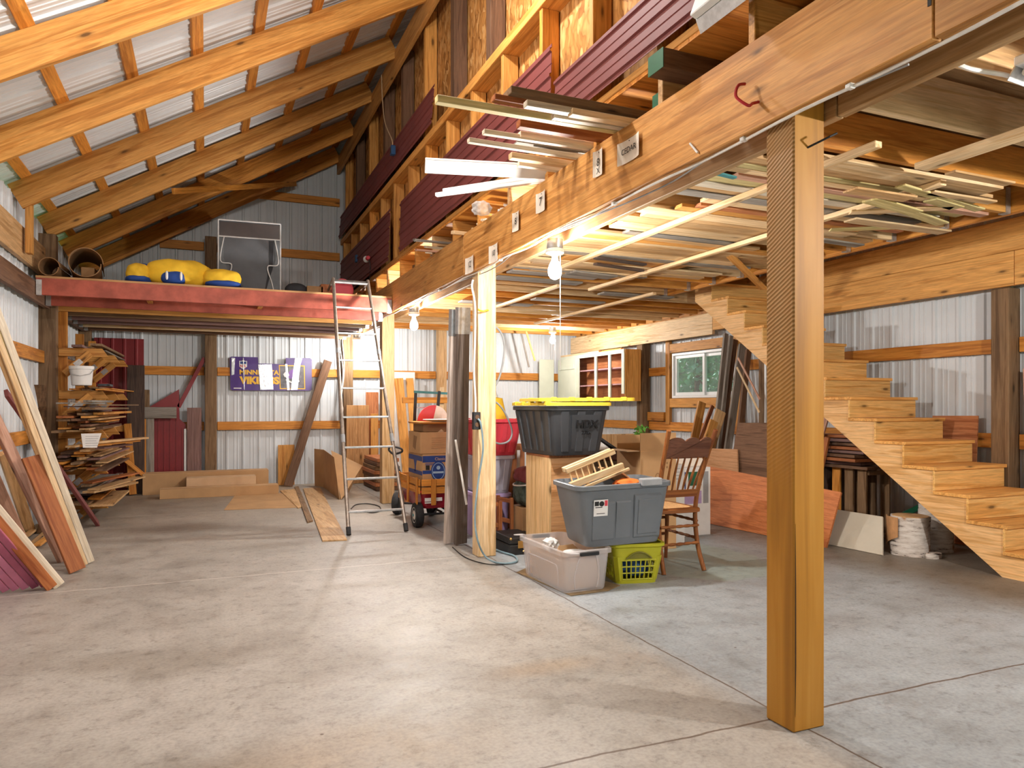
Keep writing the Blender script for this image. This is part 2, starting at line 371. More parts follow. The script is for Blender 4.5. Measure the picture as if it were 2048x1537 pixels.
MT = dict(
    sheet=plain('painted_steel', (.63, .665, .69), .38, 0, .05, 2.0, .5), roofm=plain('roof_steel', (.64, .665, .68), .36, 0, .05, 1.5, .5),
    redm=plain('red_steel', (.23, .018, .022), .35, 0, .10, 3.0, .5), maroon=plain('maroon_steel', (.165, .036, .033), .6, 0, .12, 1.5, .5),
    redpaint=plain('red_oxide', (.37, .085, .055), .5, 0, .22, 7.0, .3), black=plain('black_plastic', (.02, .02, .022), .45), blackr=plain('rubber', (.022, .022, .024), .75, 0, .3, 30),
    white=plain('white_plastic', (.80, .80, .78), .45, 0, .04), galv=plain('galvanised', (.55, .57, .58), .32, .75, .15, 25), alu=plain('dull_aluminium', (.33, .28, .235), .42, .7, .25, 14),
    chrome=plain('bright_metal', (.75, .75, .75), .2, .9, .05), paper=plain('paper', (.80, .72, .62), .8, 0, .06, 6), card=plain('cardboard', (.50, .30, .145), .75, 0, .10, 3.0, .2),
    cardl=plain('light_cardboard', (.62, .42, .25), .75, 0, .08, 3, .2), cardd=plain('dark_cardboard', (.30, .17, .08), .8, 0, .15, 3, .2), ink=plain('ink', (.02, .02, .02), .7),
    yellow=plain('yellow_plastic', (.85, .60, .05), .35, 0, .04), tote=plain('charcoal_plastic', (.045, .048, .054), .38, 0, .12, 4), toteg=plain('grey_plastic', (.16, .18, .20), .36, 0, .08, 3),
    lime=plain('lime_plastic', (.47, .46, .02), .38, 0, .06), redp=plain('red_plastic', (.66, .06, .085), .35, 0, .06), pinkp=plain('pink_paint', (.66, .23, .36), .45, 0, .10, 5),
    pinkd=plain('deep_pink_paint', (.45, .12, .20), .45, 0, .12, 5), mint=plain('pale_green_paint', (.57, .60, .49), .45, 0, .06, 3), purple=plain('purple_print', (.075, .028, .20), .25, 0, .10, 6),
    gold=plain('gold_print', (.85, .48, .03), .35, 0, .05), silver=plain('silver_surface', (.72, .72, .75), .22, .55, .12, 20, .5, .4), bluep=plain('blue_print', (.02, .055, .23), .5),
    bluef=plain('blue_cloth', (.015, .06, .28), .75, 0, .15, 6), yelf=plain('yellow_cloth', (.80, .50, .03), .8, 0, .1, 5), greyf=plain('grey_cloth', (.10, .105, .115), .75, 0, .1, 5),
    greyd=plain('dark_grey_cloth', (.028, .028, .032), .8, 0, .2, 5), piping=plain('pale_piping', (.62, .62, .62), .6), orangef=plain('orange_cloth', (.75, .18, .03), .8), wfab=plain('white_cloth', (.75, .73, .70), .85),
    redw=plain('wagon_red', (.32, .012, .025), .25, 0, .06), hubw=plain('hub_white', (.75, .72, .66), .4), bluecable=plain('blue_grey_cable', (.22, .33, .38), .5), whitec=plain('white_cable', (.78, .76, .72), .45),
    greyc=plain('grey_cable', (.32, .33, .34), .5), bark=plain('rough_bark', (.11, .062, .032), .9, 0, .45, 14, .1, .9), teal=plain('teal_paint', (.05, .22, .24), .45), purplet=plain('lilac_plastic', (.46, .34, .58), .45),
    leather=plain('black_leatherette', (.022, .021, .021), .5, 0, .3, 18, .4, .3), brass=plain('brass', (.55, .36, .13), .35, .8), redhook=plain('red_vinyl', (.40, .015, .02), .4), yhook=plain('yellow_vinyl', (.78, .52, .03), .4),
    greenp=plain('green_paint', (.015, .12, .06), .4), creamp=plain('cream_panel', (.55, .50, .40), .5, 0, .05, 4), maroonbag=plain('red_brown_cloth', (.22, .045, .05), .75, 0, .2, 8), camo=plain('mottled_green_cloth', (.075, .10, .085), .8, 0, .8, 12),
    blueb=plain('blue_box', (.015, .06, .15), .4), vinyl=plain('white_vinyl_frame', (.82, .84, .84), .35, 0, .03), concrete=concrete(), osb=osb(), post=saw_post(), purpd=plain('dark_purple_cloth', (.10, .03, .11), .8, 0, .2, 8),
    cane=plain('woven_cane', (.62, .36, .16), .7, 0, .2, 60), leaf=plain('leaf', (.16, .40, .24), .6, 0, .5, 3), leaf2=plain('dark_leaf', (.06, .27, .15), .6, 0, .5, 3), grass=plain('grass', (.12, .24, .06), .9, 0, .3, 4),
    glassc=None)
def glassy(name, col, a, rough=.08):
    m, nt, p = nodes_of(name, rough, 0, .5)
    tr = N(nt, 'BsdfTransparent'); tr.inputs[0].default_value = (*col, 1); mx = N(nt, 'MixShader'); mx.inputs[0].default_value = a
    p.inputs['Base Color'].default_value = (*col, 1)
    out = nt.nodes['Material Output']; nt.links.new(tr.outputs[0], mx.inputs[1]); nt.links.new(p.outputs[0], mx.inputs[2]); nt.links.new(mx.outputs[0], out.inputs[0]); return m
def lit_glass(name, c, s, a):
    m, nt, p = nodes_of(name); tr = N(nt, 'BsdfTransparent'); em = N(nt, 'Emission'); em.inputs[0].default_value = (*c, 1); em.inputs[1].default_value = s
    mx = N(nt, 'MixShader'); mx.inputs[0].default_value = a; nt.links.new(tr.outputs[0], mx.inputs[1]); nt.links.new(em.outputs[0], mx.inputs[2]); nt.links.new(mx.outputs[0], nt.nodes['Material Output'].inputs[0]); return m
MT['lamp'] = lit_glass('lit_bulb_glass', (1, .97, .92), 150, .1)
MT['pane'] = glassy('window_pane', (.93, .98, .97), .10, .03); MT['clear'] = glassy('frosted_plastic', (.90, .88, .88), .30, .25); MT['clearl'] = glassy('clear_lilac_plastic', (.80, .78, .86), .45, .25)
MT['bag'] = glassy('clear_film', (.9, .92, .92), .4, .15)
# ================================================================== the setting
XL, XR, YB, YF = -1.62, 6.28, 11.60, -1.6
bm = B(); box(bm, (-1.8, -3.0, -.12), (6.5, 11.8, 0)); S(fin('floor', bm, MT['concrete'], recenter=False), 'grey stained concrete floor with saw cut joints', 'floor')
bm = B(); box(bm, (-30, -30, -.3), (40, 45, -.14)); S(fin('ground_outside', bm, MT['grass'], recenter=False), 'grassy ground around the barn', 'ground')

def rib_profile(L, pitch=.229, h=.017, minor=True):
    pts = [(0, 0)]; s = .05
    while s < L - .05:
        pts += [(s, 0), (s + .012, h), (s + .034, h), (s + .046, 0)]
        if minor:
            for q in (.095, .145):
                if s + .046 + q < L - .03: pts += [(s + .02 + q, 0), (s + .026 + q, .0045), (s + .038 + q, .0045), (s + .044 + q, 0)]
        s += pitch
    pts.append((L, 0)); return pts
def ribbed(bm, o, u, L, r, H, n, th=.003, **k):
    """steel sheet from corner o, ribs stand along r, profile runs along u, ribs rise along n"""
    o, u, r, n = V(o), V(u), V(r), V(n); prof = rib_profile(L, **k)
    front = []; back = []
    for s, h in prof:
        p = o + u * s + n * h
        front.append((bm.verts.new(p), bm.verts.new(p + r * H))); q = p - n * th; back.append((bm.verts.new(q), bm.verts.new(q + r * H)))
    for a, b in zip(front, front[1:]): bm.faces.new((a[0], b[0], b[1], a[1]))
    for a, b in zip(back, back[1:]): bm.faces.new((a[1], b[1], b[0], a[0]))
    for i in (0, 1):
        for (a, b), (c, d) in zip(zip(front, front[1:]), zip(back, back[1:])):
            bm.faces.new((a[i], c[i], d[i], b[i]))
    for q in (0, -1): bm.faces.new((front[q][0], front[q][1], back[q][1], back[q][0]))
WY0, WY1, WZ0, WZ1 = 7.36, 8.72, 1.33, 1.975
bm = B(); ribbed(bm, (XL, YB, 0), (1, 0, 0), XR - XL + .1, (0, 0, 1), 5.5, (0, -1, 0)); S(fin('wall_back', bm, MT['sheet'], recenter=False), 'white ribbed steel end wall of the barn', 'wall')
bm = B(); ribbed(bm, (XL, YF, 0), (0, 1, 0), YB - YF, (0, 0, 1), 3.15, (1, 0, 0)); S(fin('wall_left', bm, MT['sheet'], recenter=False), 'white ribbed steel side wall behind the lumber rack', 'wall')
bm = B()
ribbed(bm, (XR, YF, 0), (0, 1, 0), WY0 - YF, (0, 0, 1), 3.7, (-1, 0, 0)); ribbed(bm, (XR, WY1, 0), (0, 1, 0), YB - WY1, (0, 0, 1), 3.7, (-1, 0, 0))
ribbed(bm, (XR, WY0, 0), (0, 1, 0), WY1 - WY0, (0, 0, 1), WZ0, (-1, 0, 0)); ribbed(bm, (XR, WY0, WZ1), (0, 1, 0), WY1 - WY0, (0, 0, 1), 3.7 - WZ1, (-1, 0, 0))
S(fin('wall_right', bm, MT['sheet'], recenter=False), 'white ribbed steel side wall behind the stairs', 'wall')
# roof: bottoms of rafters at z = RZ + RS x
RZ, RS = 3.92, .585
ra = math.atan(RS); rd = V((math.cos(ra), 0, math.sin(ra))); rn = V((math.sin(ra), 0, -math.cos(ra)))
def roofz(x): return RZ + RS * x
bm = B(); x0 = -1.95; ribbed(bm, (x0, YF, roofz(x0) + .272 + .045), (0, 1, 0), YB - YF + .2, rd, 5.2, rn)
S(fin('ceiling', bm, MT['roofm'], recenter=False), 'white ribbed steel roof above the rafters', 'ceiling')
bm = B(); box(bm, (2.10, YF, 2.86), (2.115, YB - .02, 5.45)); S(fin('wall_loft', bm, MT['osb'], recenter=False), 'wafer board face of the upper wall above the beam', 'wall')
bm = B(); box(bm, (2.21, YF, 2.662), (4.74, 6.9, 2.68)); box(bm, (2.21, 6.9, 2.662), (XR, YB, 2.68))
S(fin('ceiling_storage', bm, wood((.40, .25, .12), (.25, .15, .07), 'X', True, .7, 0), recenter=False), 'old plank decking above the rack joists', 'ceiling')
bm = B(); box(bm, (1.97, YF, 2.832), (XR, 6.9, 2.852)) if False else box(bm, (1.97, YF, 2.832), (3.1, YB, 2.852))
S(fin('floor_upper', bm, W_('X', 'orange'), recenter=False), 'underside of the upper storey floor', 'floor')
bm = B(); box(bm, (4.74, YF, 3.6), (XR + .1, 7.0, 3.63)); S(fin('ceiling_lightblock', bm, W_('Y', 'orange'), recenter=False), 'unseen boards added above the stairwell to stop light from the sky', 'ceiling')  # added lid, keeps sky light out of the stairwell
bm = B(); box(bm, (4.70, 6.95, 2.681), (XR - .03, 6.99, 3.599)); S(fin('wall_sunblock_end', bm, W_('X', 'orange'), recenter=False), 'unseen boards added above the stairwell end to block the sun', 'wall')  # added wall, closes the gap where the sun would enter
bm = B(); box(bm, (4.70, YF, 2.681), (4.73, 6.949, 3.599)); S(fin('wall_sunblock_side', bm, W_('Y', 'orange'), recenter=False), 'unseen boards added above the stairwell side to block the sun', 'wall')  # added wall, shuts the sun out along the stairwell
bm = B(); box(bm, (-1.51, 8.15, 2.452), (1.96, YB - .03, 2.474)); S(fin('floor_loft', bm, W_('X', 'ply'), recenter=False), 'plywood deck of the loft over the back bay', 'floor')
# ---------------------------------------------------------------- window in the right wall
w = empty('window_1', (XR - .02, (WY0 + WY1) / 2, WZ0)); S(w, 'sliding window with white vinyl frame and trees outside', 'window')
hw = (WY1 - WY0) / 2; hh = WZ1 - WZ0
def wframe(bm, y0, y1, z0, z1, f, x0, x1):
    box(bm, (x0, y0, z0), (x1, y1, z0 + f)); box(bm, (x0, y0, z1 - f), (x1, y1, z1)); box(bm, (x0, y0, z0 + f), (x1, y0 + f, z1 - f)); box(bm, (x0, y1 - f, z0 + f), (x1, y1, z1 - f))
bm = B(); wframe(bm, -hw, hw, 0, hh, .035, -.035, .06); fin('window_frame', bm, MT['vinyl'], w, bevel=.003)
bm = B(); wframe(bm, -.03, hw - .036, .036, hh - .036, .045, -.01, .02); s1 = fin('sash', bm, MT['vinyl'], w, bevel=.003)
bm = B(); wframe(bm, -hw + .036, .03, .036, hh - .036, .045, .022, .05); s2 = fin('sash', bm, MT['vinyl'], w, bevel=.003)
bm = B(); box(bm, (.003, .016, .082), (.007, hw - .082, hh - .082)); fin('pane', bm, MT['pane'], s1)
bm = B(); box(bm, (.034, -hw + .082, .082), (.038, -.016, hh - .082)); fin('pane', bm, MT['pane'], s2)
# trees and shrubs outside the window
def tree(x, y, h, r, mat, label, n=1500):
    t = empty('tree', (x, y, -.14), 0, label, 'tree', None)
    bm = B(); tube(bm, [(0, 0, 0), (.05, .02, h * .5), (0, .05, h * .8)], [.14, .1, .04], 8); fin('trunk', bm, MT['bark'], t)
    bm = B()
    for i in range(n):
        a = R.uniform(0, 6.283); q = R.random() ** .45; cz = R.uniform(-1, 1); rr = math.sqrt(1 - cz * cz) * q * r
        c = V((rr * math.cos(a), rr * math.sin(a), h * .62 + cz * q * h * .42))
        d1 = V((R.uniform(-1, 1), R.uniform(-1, 1), R.uniform(-1, 1))).normalized() * R.uniform(.05, .13)
        d2 = d1.cross(V((R.uniform(-1, 1), R.uniform(-1, 1), R.uniform(-1, 1)))).normalized() * d1.length * .55
        bm.faces.new([bm.verts.new(c + e) for e in (d1, d2, -d1, -d2)])
    fin('foliage', bm, mat, t)
tree(8.9, 11.6, 3.6, 1.3, MT['leaf'], 'light green tree outside, seen through the inner sash of the window')
tree(8.6, 8.6, 3.2, 1.2, MT['leaf2'], 'dark green bush close outside, seen through the sliding sash', 2200)
tree(12.0, 12.2, 4.6, 1.7, MT['leaf2'], 'darker tree outside behind the light green one')
tree(12.6, 16.6, 4.8, 2.0, MT['leaf'], 'farthest pale tree outside beyond the window')
# ================================================================== posts, beams, rafters
def post(x0, x1, y0, y1, z1, mat, label, group='posts'):
    bm = B(); box(bm, (x0, y0, 0), (x1, y1, z1)); o = fin('timber_post', bm, mat, bevel=.006); return T(o, label, 'post')
fp = post(2.01, 2.165, 2.055, 2.20, 2.64, MT['post'], 'big rough sawn post nearest the camera, orange brown')
bm = B(); prism(bm, [(-.0700, .06), (-.0655, .25), (-.066, .55), (-.0695, .78), (-.0715, .5), (-.0715, .2)], lambda a, b: V((a, -.0735, b)), (0, .003, 0)); fin('drying_crack', bm, plain('crack_dark', (.05, .025, .01), .9), fp)
post(2.01, 2.165, 5.43, 5.57, 2.64, W_('Z', 'pale'), 'pale post with a power outlet and hanging cord')
post(2.01, 2.165, 8.86, 9.0, 2.64, W_('Z', 'tan'), 'brown post behind the stepladder beside the red wagon')
post(1.97, 2.125, 11.40, 11.55, 2.64, W_('Z', 'brown'), 'post at the end wall below the far end of the beam')
post(-1.62, -1.46, 8.86, 9.0, 3.03, W_('Z', 'brown'), 'weathered post carrying the lumber rack')
post(-1.62, -1.47, 11.40, 11.56, 3.0, W_('Z', 'brown'), 'corner post behind the lumber rack and red sheet')
post(-.02, .14, 11.41, 11.56, 3.70, W_('Z', 'brown'), 'post on the end wall beside the purple banner')
post(3.53, 3.67, 11.41, 11.56, 2.64, W_('Z', 'tan'), 'end wall post seen between the dark planks and the wagon boxes')
post(6.10, 6.25, 3.87, 4.02, 2.20, W_('Z', 'brown'), 'side wall post rising beside the lower stairs')
post(6.10, 6.25, 9.31, 9.46, 2.20, W_('Z', 'brown'), 'side wall post between the green cabinet and the window')
post(6.10, 6.25, 6.66, 6.80, 2.20, W_('Z', 'brown'), 'side wall post hidden behind the upper stairs')
# main beam, two plies either side of the posts
ends = [(-1.6, 1.46), (1.465, 5.66), (5.665, 9.2), (9.205, 11.57)]
wh = ['front length over the camera, with a saw kerf at its joint', 'long front length with paper tags and the red hook', 'front length over the stepladder', 'front length meeting the end wall']
for (a, b), q in zip(ends, wh):
    board('main_beam', (1.985, a, 2.4725), (1.985, b, 2.4725), .345, .04, W_('X', 'beam'), 'outer ply of the main beam: ' + q, 'beam', 'outer beam plies')
for (a, b), q in zip([(-1.6, 2.0), (2.0, 5.5), (5.5, 8.93), (8.93, 11.57)], ['before the big rough post', 'from the big rough post to the outlet post, lit white', 'from the outlet post to the ladder post', 'from the ladder post to the end wall']):
    board('main_beam', (2.186, a + .003, 2.4725), (2.186, b - .003, 2.4725), .345, .04, W_('X', 'tan'), 'inner ply of the main beam ' + q, 'beam', 'inner beam plies')
# rafters
for k, y in enumerate([1.69, 2.91, 4.13, 5.35, 6.57, 7.79, 9.01, 10.23, 11.45]):
    zc = .1356
    p0 = V((-1.60, y, roofz(-1.60) + zc)); p1 = V((1.895, y, roofz(1.895) + zc))
    board('roof_rafter', p0, p1, .236, .045, W_('X', 'orange' if k > 6 else 'pine'), f'sloping pine roof rafter, {nth(8 - k)} counted from the end wall', 'rafter', 'roof rafters', wdir=(0, 0, 1))
for k in range(8):
    x = -1.52 + .483 * k
    p = V((x, 0, roofz(x) + .272 + .021))
    board('roof_purlin', (p.x, YF, p.z), (p.x, YB - .05, p.z), .095, .038, W_('X', 'orange'), f'flat purlin under the roof steel, {nth(k)} up from the eave', 'purlin', 'roof purlins', wdir=rd)
board('rafter_plate', (1.92, YF, 5.0), (1.92, YB - .03, 5.0), .24, .04, W_('X', 'beam'), 'long plank along the top of the upper wall carrying the rafter ends', 'plank')
board('roof_brace', (-.35, 9.06, roofz(-.35) - .05), (1.25, 11.38, roofz(1.25) - .05), .07, .035, W_('X', 'orange'), 'thin diagonal brace nailed under the rear rafters', 'brace')
board('eave_header', (-1.572, YF, 2.72), (-1.572, 8.85, 2.72), .30, .045, W_('X', 'tan'), 'wide header board along the eave on top of the side wall', 'beam')
board('rafter_block', (-1.50, 7.84, 2.62), (-1.50, 7.84, 3.09), .10, .05, W_('X', 'pine'), 'upright block nailed to the rafter end above the header', 'block', wdir=(0, 1, 0))
board('loft_ledger', (-1.535, 3.6, 2.33), (-1.535, YB - .2, 2.33), .19, .045, W_('X', 'umber'), 'dark ledger on the side wall carrying the loft joists', 'ledger')
# girts
def girt(p0, p1, label, h=.125, wd=(0, 0, 1)): return board('wall_girt', p0, p1, h, .04, W_('X', 'orange'), label, 'girt', 'wall girts', wdir=wd)
for z, q in ((.92, 'low'), (1.73, 'high')):
    girt((-1.46, 11.555, z), (-.03, 11.555, z), f'{q} end wall girt behind the red sheets')
    girt((.15, 11.555, z), (1.96, 11.555, z), f'{q} end wall girt in the banner bay')
    girt((2.14, 11.555, z), (3.52, 11.555, z), f'{q} end wall girt behind the ladder post')
    girt((3.68, 11.555, z), (6.2, 11.555, z), f'{q} end wall girt under the hanging bulb')
    girt((6.235, 4.03, z), (6.235, 6.65, z), f'{q} side wall girt above the stairs')
    girt((6.235, -1.5, z), (6.235, 3.86, z), f'{q} side wall girt at the picture edge beyond the stair post')
    girt((6.235, 6.81, z), (6.235, 9.30, z) if z < 1 else (6.235, WY0 - .06, z), f'{q} side wall girt by the window')
    girt((6.235, 9.47, z), (6.235, 11.5, z), f'{q} side wall girt behind the green cabinet')
    girt((-1.58, -1.5, z), (-1.58, 8.85, z), f'{q} side wall girt behind the leaning trim')
    girt((-1.58, 9.01, z), (-1.58, 11.4, z), f'{q} side wall girt behind the lumber rack')
girt((6.235, WY1 + .05, 1.73), (6.235, 9.30, 1.73), 'short high girt between window and post')
for z, q in ((3.57, 'lower'), (4.43, 'upper')):
    if z < 4: girt((-.62, 11.555, z), (-.03, 11.555, z), 'short gable girt beside the stub post on the loft')
    girt((.15 if z < 4 else .55, 11.555, z), (1.94, 11.555, z), f'{q} gable girt behind the grey wardrobe')
# window framing studs
for (a, b, l) in (((6.225, 8.80, .95), (6.225, 8.80, 2.2), 'window stud on the post side'), ((6.225, 7.28, .95), (6.225, 7.28, 2.2), 'window stud behind the grey planks')):
    board('window_stud', a, b, .10, .045, W_('X', 'pine'), l + ', full height', 'stud', wdir=(0, 1, 0))
board('window_header', (6.225, 7.33, 2.05), (6.225, 8.745, 2.05), .13, .045, W_('X', 'pine'), 'pine header over the window', 'header')
board('window_sill_board', (6.225, 7.33, 1.26), (6.225, 8.745, 1.26), .13, .045, W_('X', 'pine'), 'pine sill board under the window', 'sill')
board('girt_block', (6.20, 9.28, 1.06), (6.20, 8.86, 1.06), .13, .05, W_('X', 'orange'), 'short block nailed above the low girt beside the window post', 'block')
# right wall girder: two stacked boards, then its continuation to the end wall
board('wall_girder', (6.08, -1.5, 2.345), (6.08, 3.80, 2.345), .28, .045, W_('X', 'bright'), 'lower girder board at the picture edge beyond the stair post', 'girder')
board('wall_girder', (6.08, 3.805, 2.345), (6.08, 7.6, 2.345), .28, .045, W_('X', 'bright'), 'lower girder board running above the stairs', 'girder')
board('wall_girder', (6.08, -1.5, 2.62), (6.08, 7.6, 2.62), .265, .045, W_('X', 'bright'), 'upper girder board stacked on the stair girder', 'girder')
board('wall_girder', (6.08, 7.605, 2.295), (6.08, YB - .04, 2.295), .285, .045, W_('X', 'pale'), 'pale girder above the window and green cabinet', 'girder')
# rack joists between main beam and stair header, hung on the header
hdr = board('stair_header', (4.72, .3, 2.545), (4.72, 6.92, 2.545), .21, .042, W_('X', 'orange'), 'header along the stairwell carrying the joist hangers', 'header')
k = 0
ys = [1.35 + .41 * i for i in range(25)]
for k, y in enumerate(ys):
    x1 = 4.695 if y < 6.9 else 6.05
    o = board('rack_joist', (2.21, y, 2.545), (x1, y, 2.545), .20, .038, W_('X', ['pine', 'tan', 'pale', 'orange'][k % 4]),
              f'joist under the storage ceiling, {nth(k)} back from the big rough post', 'joist', 'storage joists')
    if y < 6.9:
        L = x1 - 2.21; bm = B()
        box(bm, (L / 2 - .045, -.104, -.024), (L / 2 - .002, .06, -.0205)); box(bm, (L / 2 - .045, -.104, .0205), (L / 2 - .002, .06, .024)); box(bm, (L / 2 - .05, -.107, -.024), (L / 2 - .002, -.1025, .024))
        fin('joist_hanger', bm, MT['galv'], o)
board('rim_board', (6.16, 6.95, 2.545), (6.16, 11.5, 2.545), .20, .038, W_('X', 'pine'), 'rim board closing the rear joists above the pale girder', 'board')
# short floor joists of the upper storey over the beam
for k in range(17):
    y = 1.0 + .62 * k
    board('floor_joist', (1.975, y, 2.738), (3.05, y, 2.738), .185, .038, W_('X', 'pine' if k % 3 else 'tan'), f'upper floor joist end over the beam, {nth(k)} from the front', 'joist', 'upper floor joists')
bm = B(); box(bm, (3.06, YF, 2.683), (3.10, YB, 2.83)); T(fin('rim_board', bm, W_('Y', 'orange'), recenter=False), 'rim board closing the joist bays above the beam', 'board')
# ---------------------------------------------------------------- upper wall framing
board('wall_plate', (2.03, YF, 2.872), (2.03, YB - .04, 2.872), .13, .04, W_('X', 'pine'), 'bottom plate of the upper wall', 'plate', wdir=(1, 0, 0))
board('wall_plate', (2.03, YF, 3.80), (2.03, YB - .04, 3.80), .15, .076, W_('X', 'pine'), 'middle plate of the upper wall above the short studs', 'plate', wdir=(1, 0, 0))
for k in range(16):
    y = 1.55 + .655 * k
    board('wall_stud', (2.03, y, 2.893), (2.03, y, 3.761), .12, .042, W_('X', 'pine' if k % 4 else 'orange'), f'short stud below the middle plate, {nth(k)} from the front', 'stud', 'short studs of the upper wall', wdir=(1, 0, 0))
for k in range(12):
    y = 1.62 + .87 * k; dk = k in (4, 5, 7, 8, 10)
    board('wall_stud', (2.03, y, 3.839), (2.03, y, 5.10), .12, .10 if dk else .06, W_('X', 'umber' if dk else 'pine'),
          f'{"dark stained" if dk else "pine"} stud above the middle plate, {nth(k)} from the front', 'stud', 'tall studs of the upper wall', wdir=(1, 0, 0))
# maroon wall panels leaning along the upper wall
def steel_panel(name, y0, y1, z0, z1, x0, x1, mat, label, nrib=5):
    bm = B(); w = math.hypot(z1 - z0, x1 - x0); up = V((x1 - x0, 0, z1 - z0)).normalized(); n = V((-up.z, 0, up.x))
    prof = [(0, 0)]
    for i in range(nrib):
        s = w * (i + .35) / nrib
        prof += [(s, 0), (s + .006, .012), (s + .022, .012), (s + .028, 0)] if i % 2 == 0 else [(s, 0), (s + .003, -.004), (s + .007, -.004), (s + .01, 0)]
    prof.append((w, 0)); o = V((x0, y0, z0)); L = V((0, y1 - y0, 0)); rows = []
    for s, h in prof:
        p = o + up * s + n * h; q = p - n * .003
        rows.append((bm.verts.new(p), bm.verts.new(p + L), bm.verts.new(q + L), bm.verts.new(q)))
    for a, b in zip(rows, rows[1:]):
        for i in range(4): bm.faces.new((a[i], a[(i + 1) % 4], b[(i + 1) % 4], b[i]))
    bm.faces.new(rows[0]); bm.faces.new(rows[-1][::-1])
    return T(fin(name, bm, mat), label, 'steel panel')
steel_panel('steel_panel', 3.98, 7.72, 2.90, 3.45, 1.94, 1.955, MT['maroon'], 'maroon steel panel standing on the bottom plate behind the protruding boards', 7)
steel_panel('steel_panel', .4, 3.92, 2.90, 3.20, 1.935, 1.95, MT['maroon'], 'maroon steel panel beside the fluorescent fixture', 5)
steel_panel('steel_panel', 6.45, 11.5, 3.845, 4.22, 1.92, 1.955, MT['maroon'], 'maroon steel panel standing on the middle plate towards the end wall', 5)
steel_panel('steel_panel', 8.2, 11.5, 2.90, 3.5, 1.93, 1.955, MT['maroon'], 'dull maroon panel in the far corner behind the ladder top', 7)
# loft joists
lj = [(8.17, 2.372, .165, 'red'), (8.62, 2.34, .19, 'red2'), (9.0, 2.33, .19, 'pine'), (9.42, 2.33, .19, 'brown'), (9.84, 2.33, .19, 'plum'), (10.26, 2.33, .19, 'plum'), (10.68, 2.33, .19, 'pale'), (11.1, 2.33, .19, 'umber')]
for k, (y, z, h, c) in enumerate(lj):
    m = MT['redpaint'] if c.startswith('red') else W_('X', c)
    lab = 'red painted steel edge beam of the loft' if c == 'red' else f'{ {"red2": "red painted", "pine": "clean pine", "brown": "dirty brown", "plum": "dull purple brown", "pale": "pale new", "umber": "blackened"}[c]} loft joist, {nth(k - 1)} behind the red edge beam'
    o = board('loft_beam' if c == 'red' else 'loft_joist', (-1.508, y, z), (1.96, y, z), h, .045, m, lab, 'beam' if c == 'red' else 'joist')
    for e in (-1, 1):
        bm = B(); L = 3.468
        box(bm, (e * L / 2 - e * .05, -h / 2 - .004, -.028), (e * L / 2 - e * .003, h / 2 - .02, -.0235)); box(bm, (e * L / 2 - e * .05, -h / 2 - .004, .0235), (e * L / 2 - e * .003, h / 2 - .02, .028))
        fin('joist_hanger', bm, MT['galv'], o)
for k, x in enumerate((-.55, .55)):
    board('bridging_block', (x, 8.20, 2.36), (x, 8.595, 2.36), .10, .05, W_('X', 'pine'), f'small pine block behind the red edge beam, {nth(k)} from the rack', 'block')
# strips nailed under the joists
for k, (x, y0, y1, w_) in enumerate([(2.80, 2.35, 5.65, .045), (3.60, 2.62, 6.45, .045), (4.35, 6.4, 9.4, .045), (3.20, 6.35, 8.4, .045), (3.27, .9, 2.5, .10)]):
    board('ceiling_strip', (x, y0, 2.405), (x, y1, 2.405), w_, .03, W_('X', 'pale'), ['long strip under the joists nearer the beam', 'long strip under the joists nearer the stairs', 'strip under the rear joists by the far bulb', 'short strip under the rear joists by the beam bulb', 'wide strip under the joists at the picture corner'][k], 'strip', 'strips under the joists', wdir=(1, 0, 0))
board('joist_brace', onz(1455, 507, 2.44), onx(1528, 578, 4.66), .07, .02, W_('X', 'pine'), 'short wafer board brace from joists to the stair header', 'brace', wdir=(0, 1, 0))
# ================================================================== staircase
st = empty('staircase', (5.2, 2.79, 0), 0, 'open plank staircase of knotty pine climbing to the upper floor', 'stairs')
RI, GO, NS = .1855, .2675, 14
def stringer(x0, x1):
    pts = [(.56 + 0.0, 0.0)]
    # lower edge then saw tooth upper edge
    low0 = .39 / RI * GO; pts = [(GO + .02, 0), (low0, 0)]
    yt = 4.06; pts.append((yt, yt / GO * RI - .39)); pts.append((yt, min(2.58, NS * RI - .03)))
    for k in range(NS, 0, -1):
        z = k * RI - .028; y = k * GO + .018
        pts.append((y, z)); pts.append((y, (k - 1) * RI - .028 if k > 1 else 0))
    out = []
    for p in pts:
        if not out or (abs(p[0] - out[-1][0]) + abs(p[1] - out[-1][1])) > 1e-4: out.append(p)
    if out[-1] == out[0]: out.pop()
    bm = B(); prism(bm, out[:-1] if (abs(out[-1][0] - out[0][0]) < .01 and abs(out[-1][1]) < .01) else out, lambda a, b: V((x0, a, b)), (x1 - x0, 0, 0))
    fin('stringer', bm, wood((.86, .54, .25), (.74, .40, .14), 'Y', True, .5, .1), st)
stringer(.012, .052); stringer(.78, .82)
for k in range(1, NS + 1):
    z = k * RI; y = k * GO
    board('tread', (0, y + .135, z - .014), (.84, y + .135, z - .014), .30, .027, W_('X', 'bright'), wdir=(0, 1, 0), parent=st)
    board('riser', (.0, y + .009, z - .1065), (.828, y + .009, z - .1065), RI - .029, .018, wood((.86, .53, .19), (.74, .38, .10), 'X', True, .5, .2), wdir=(0, 0, 1), parent=st)
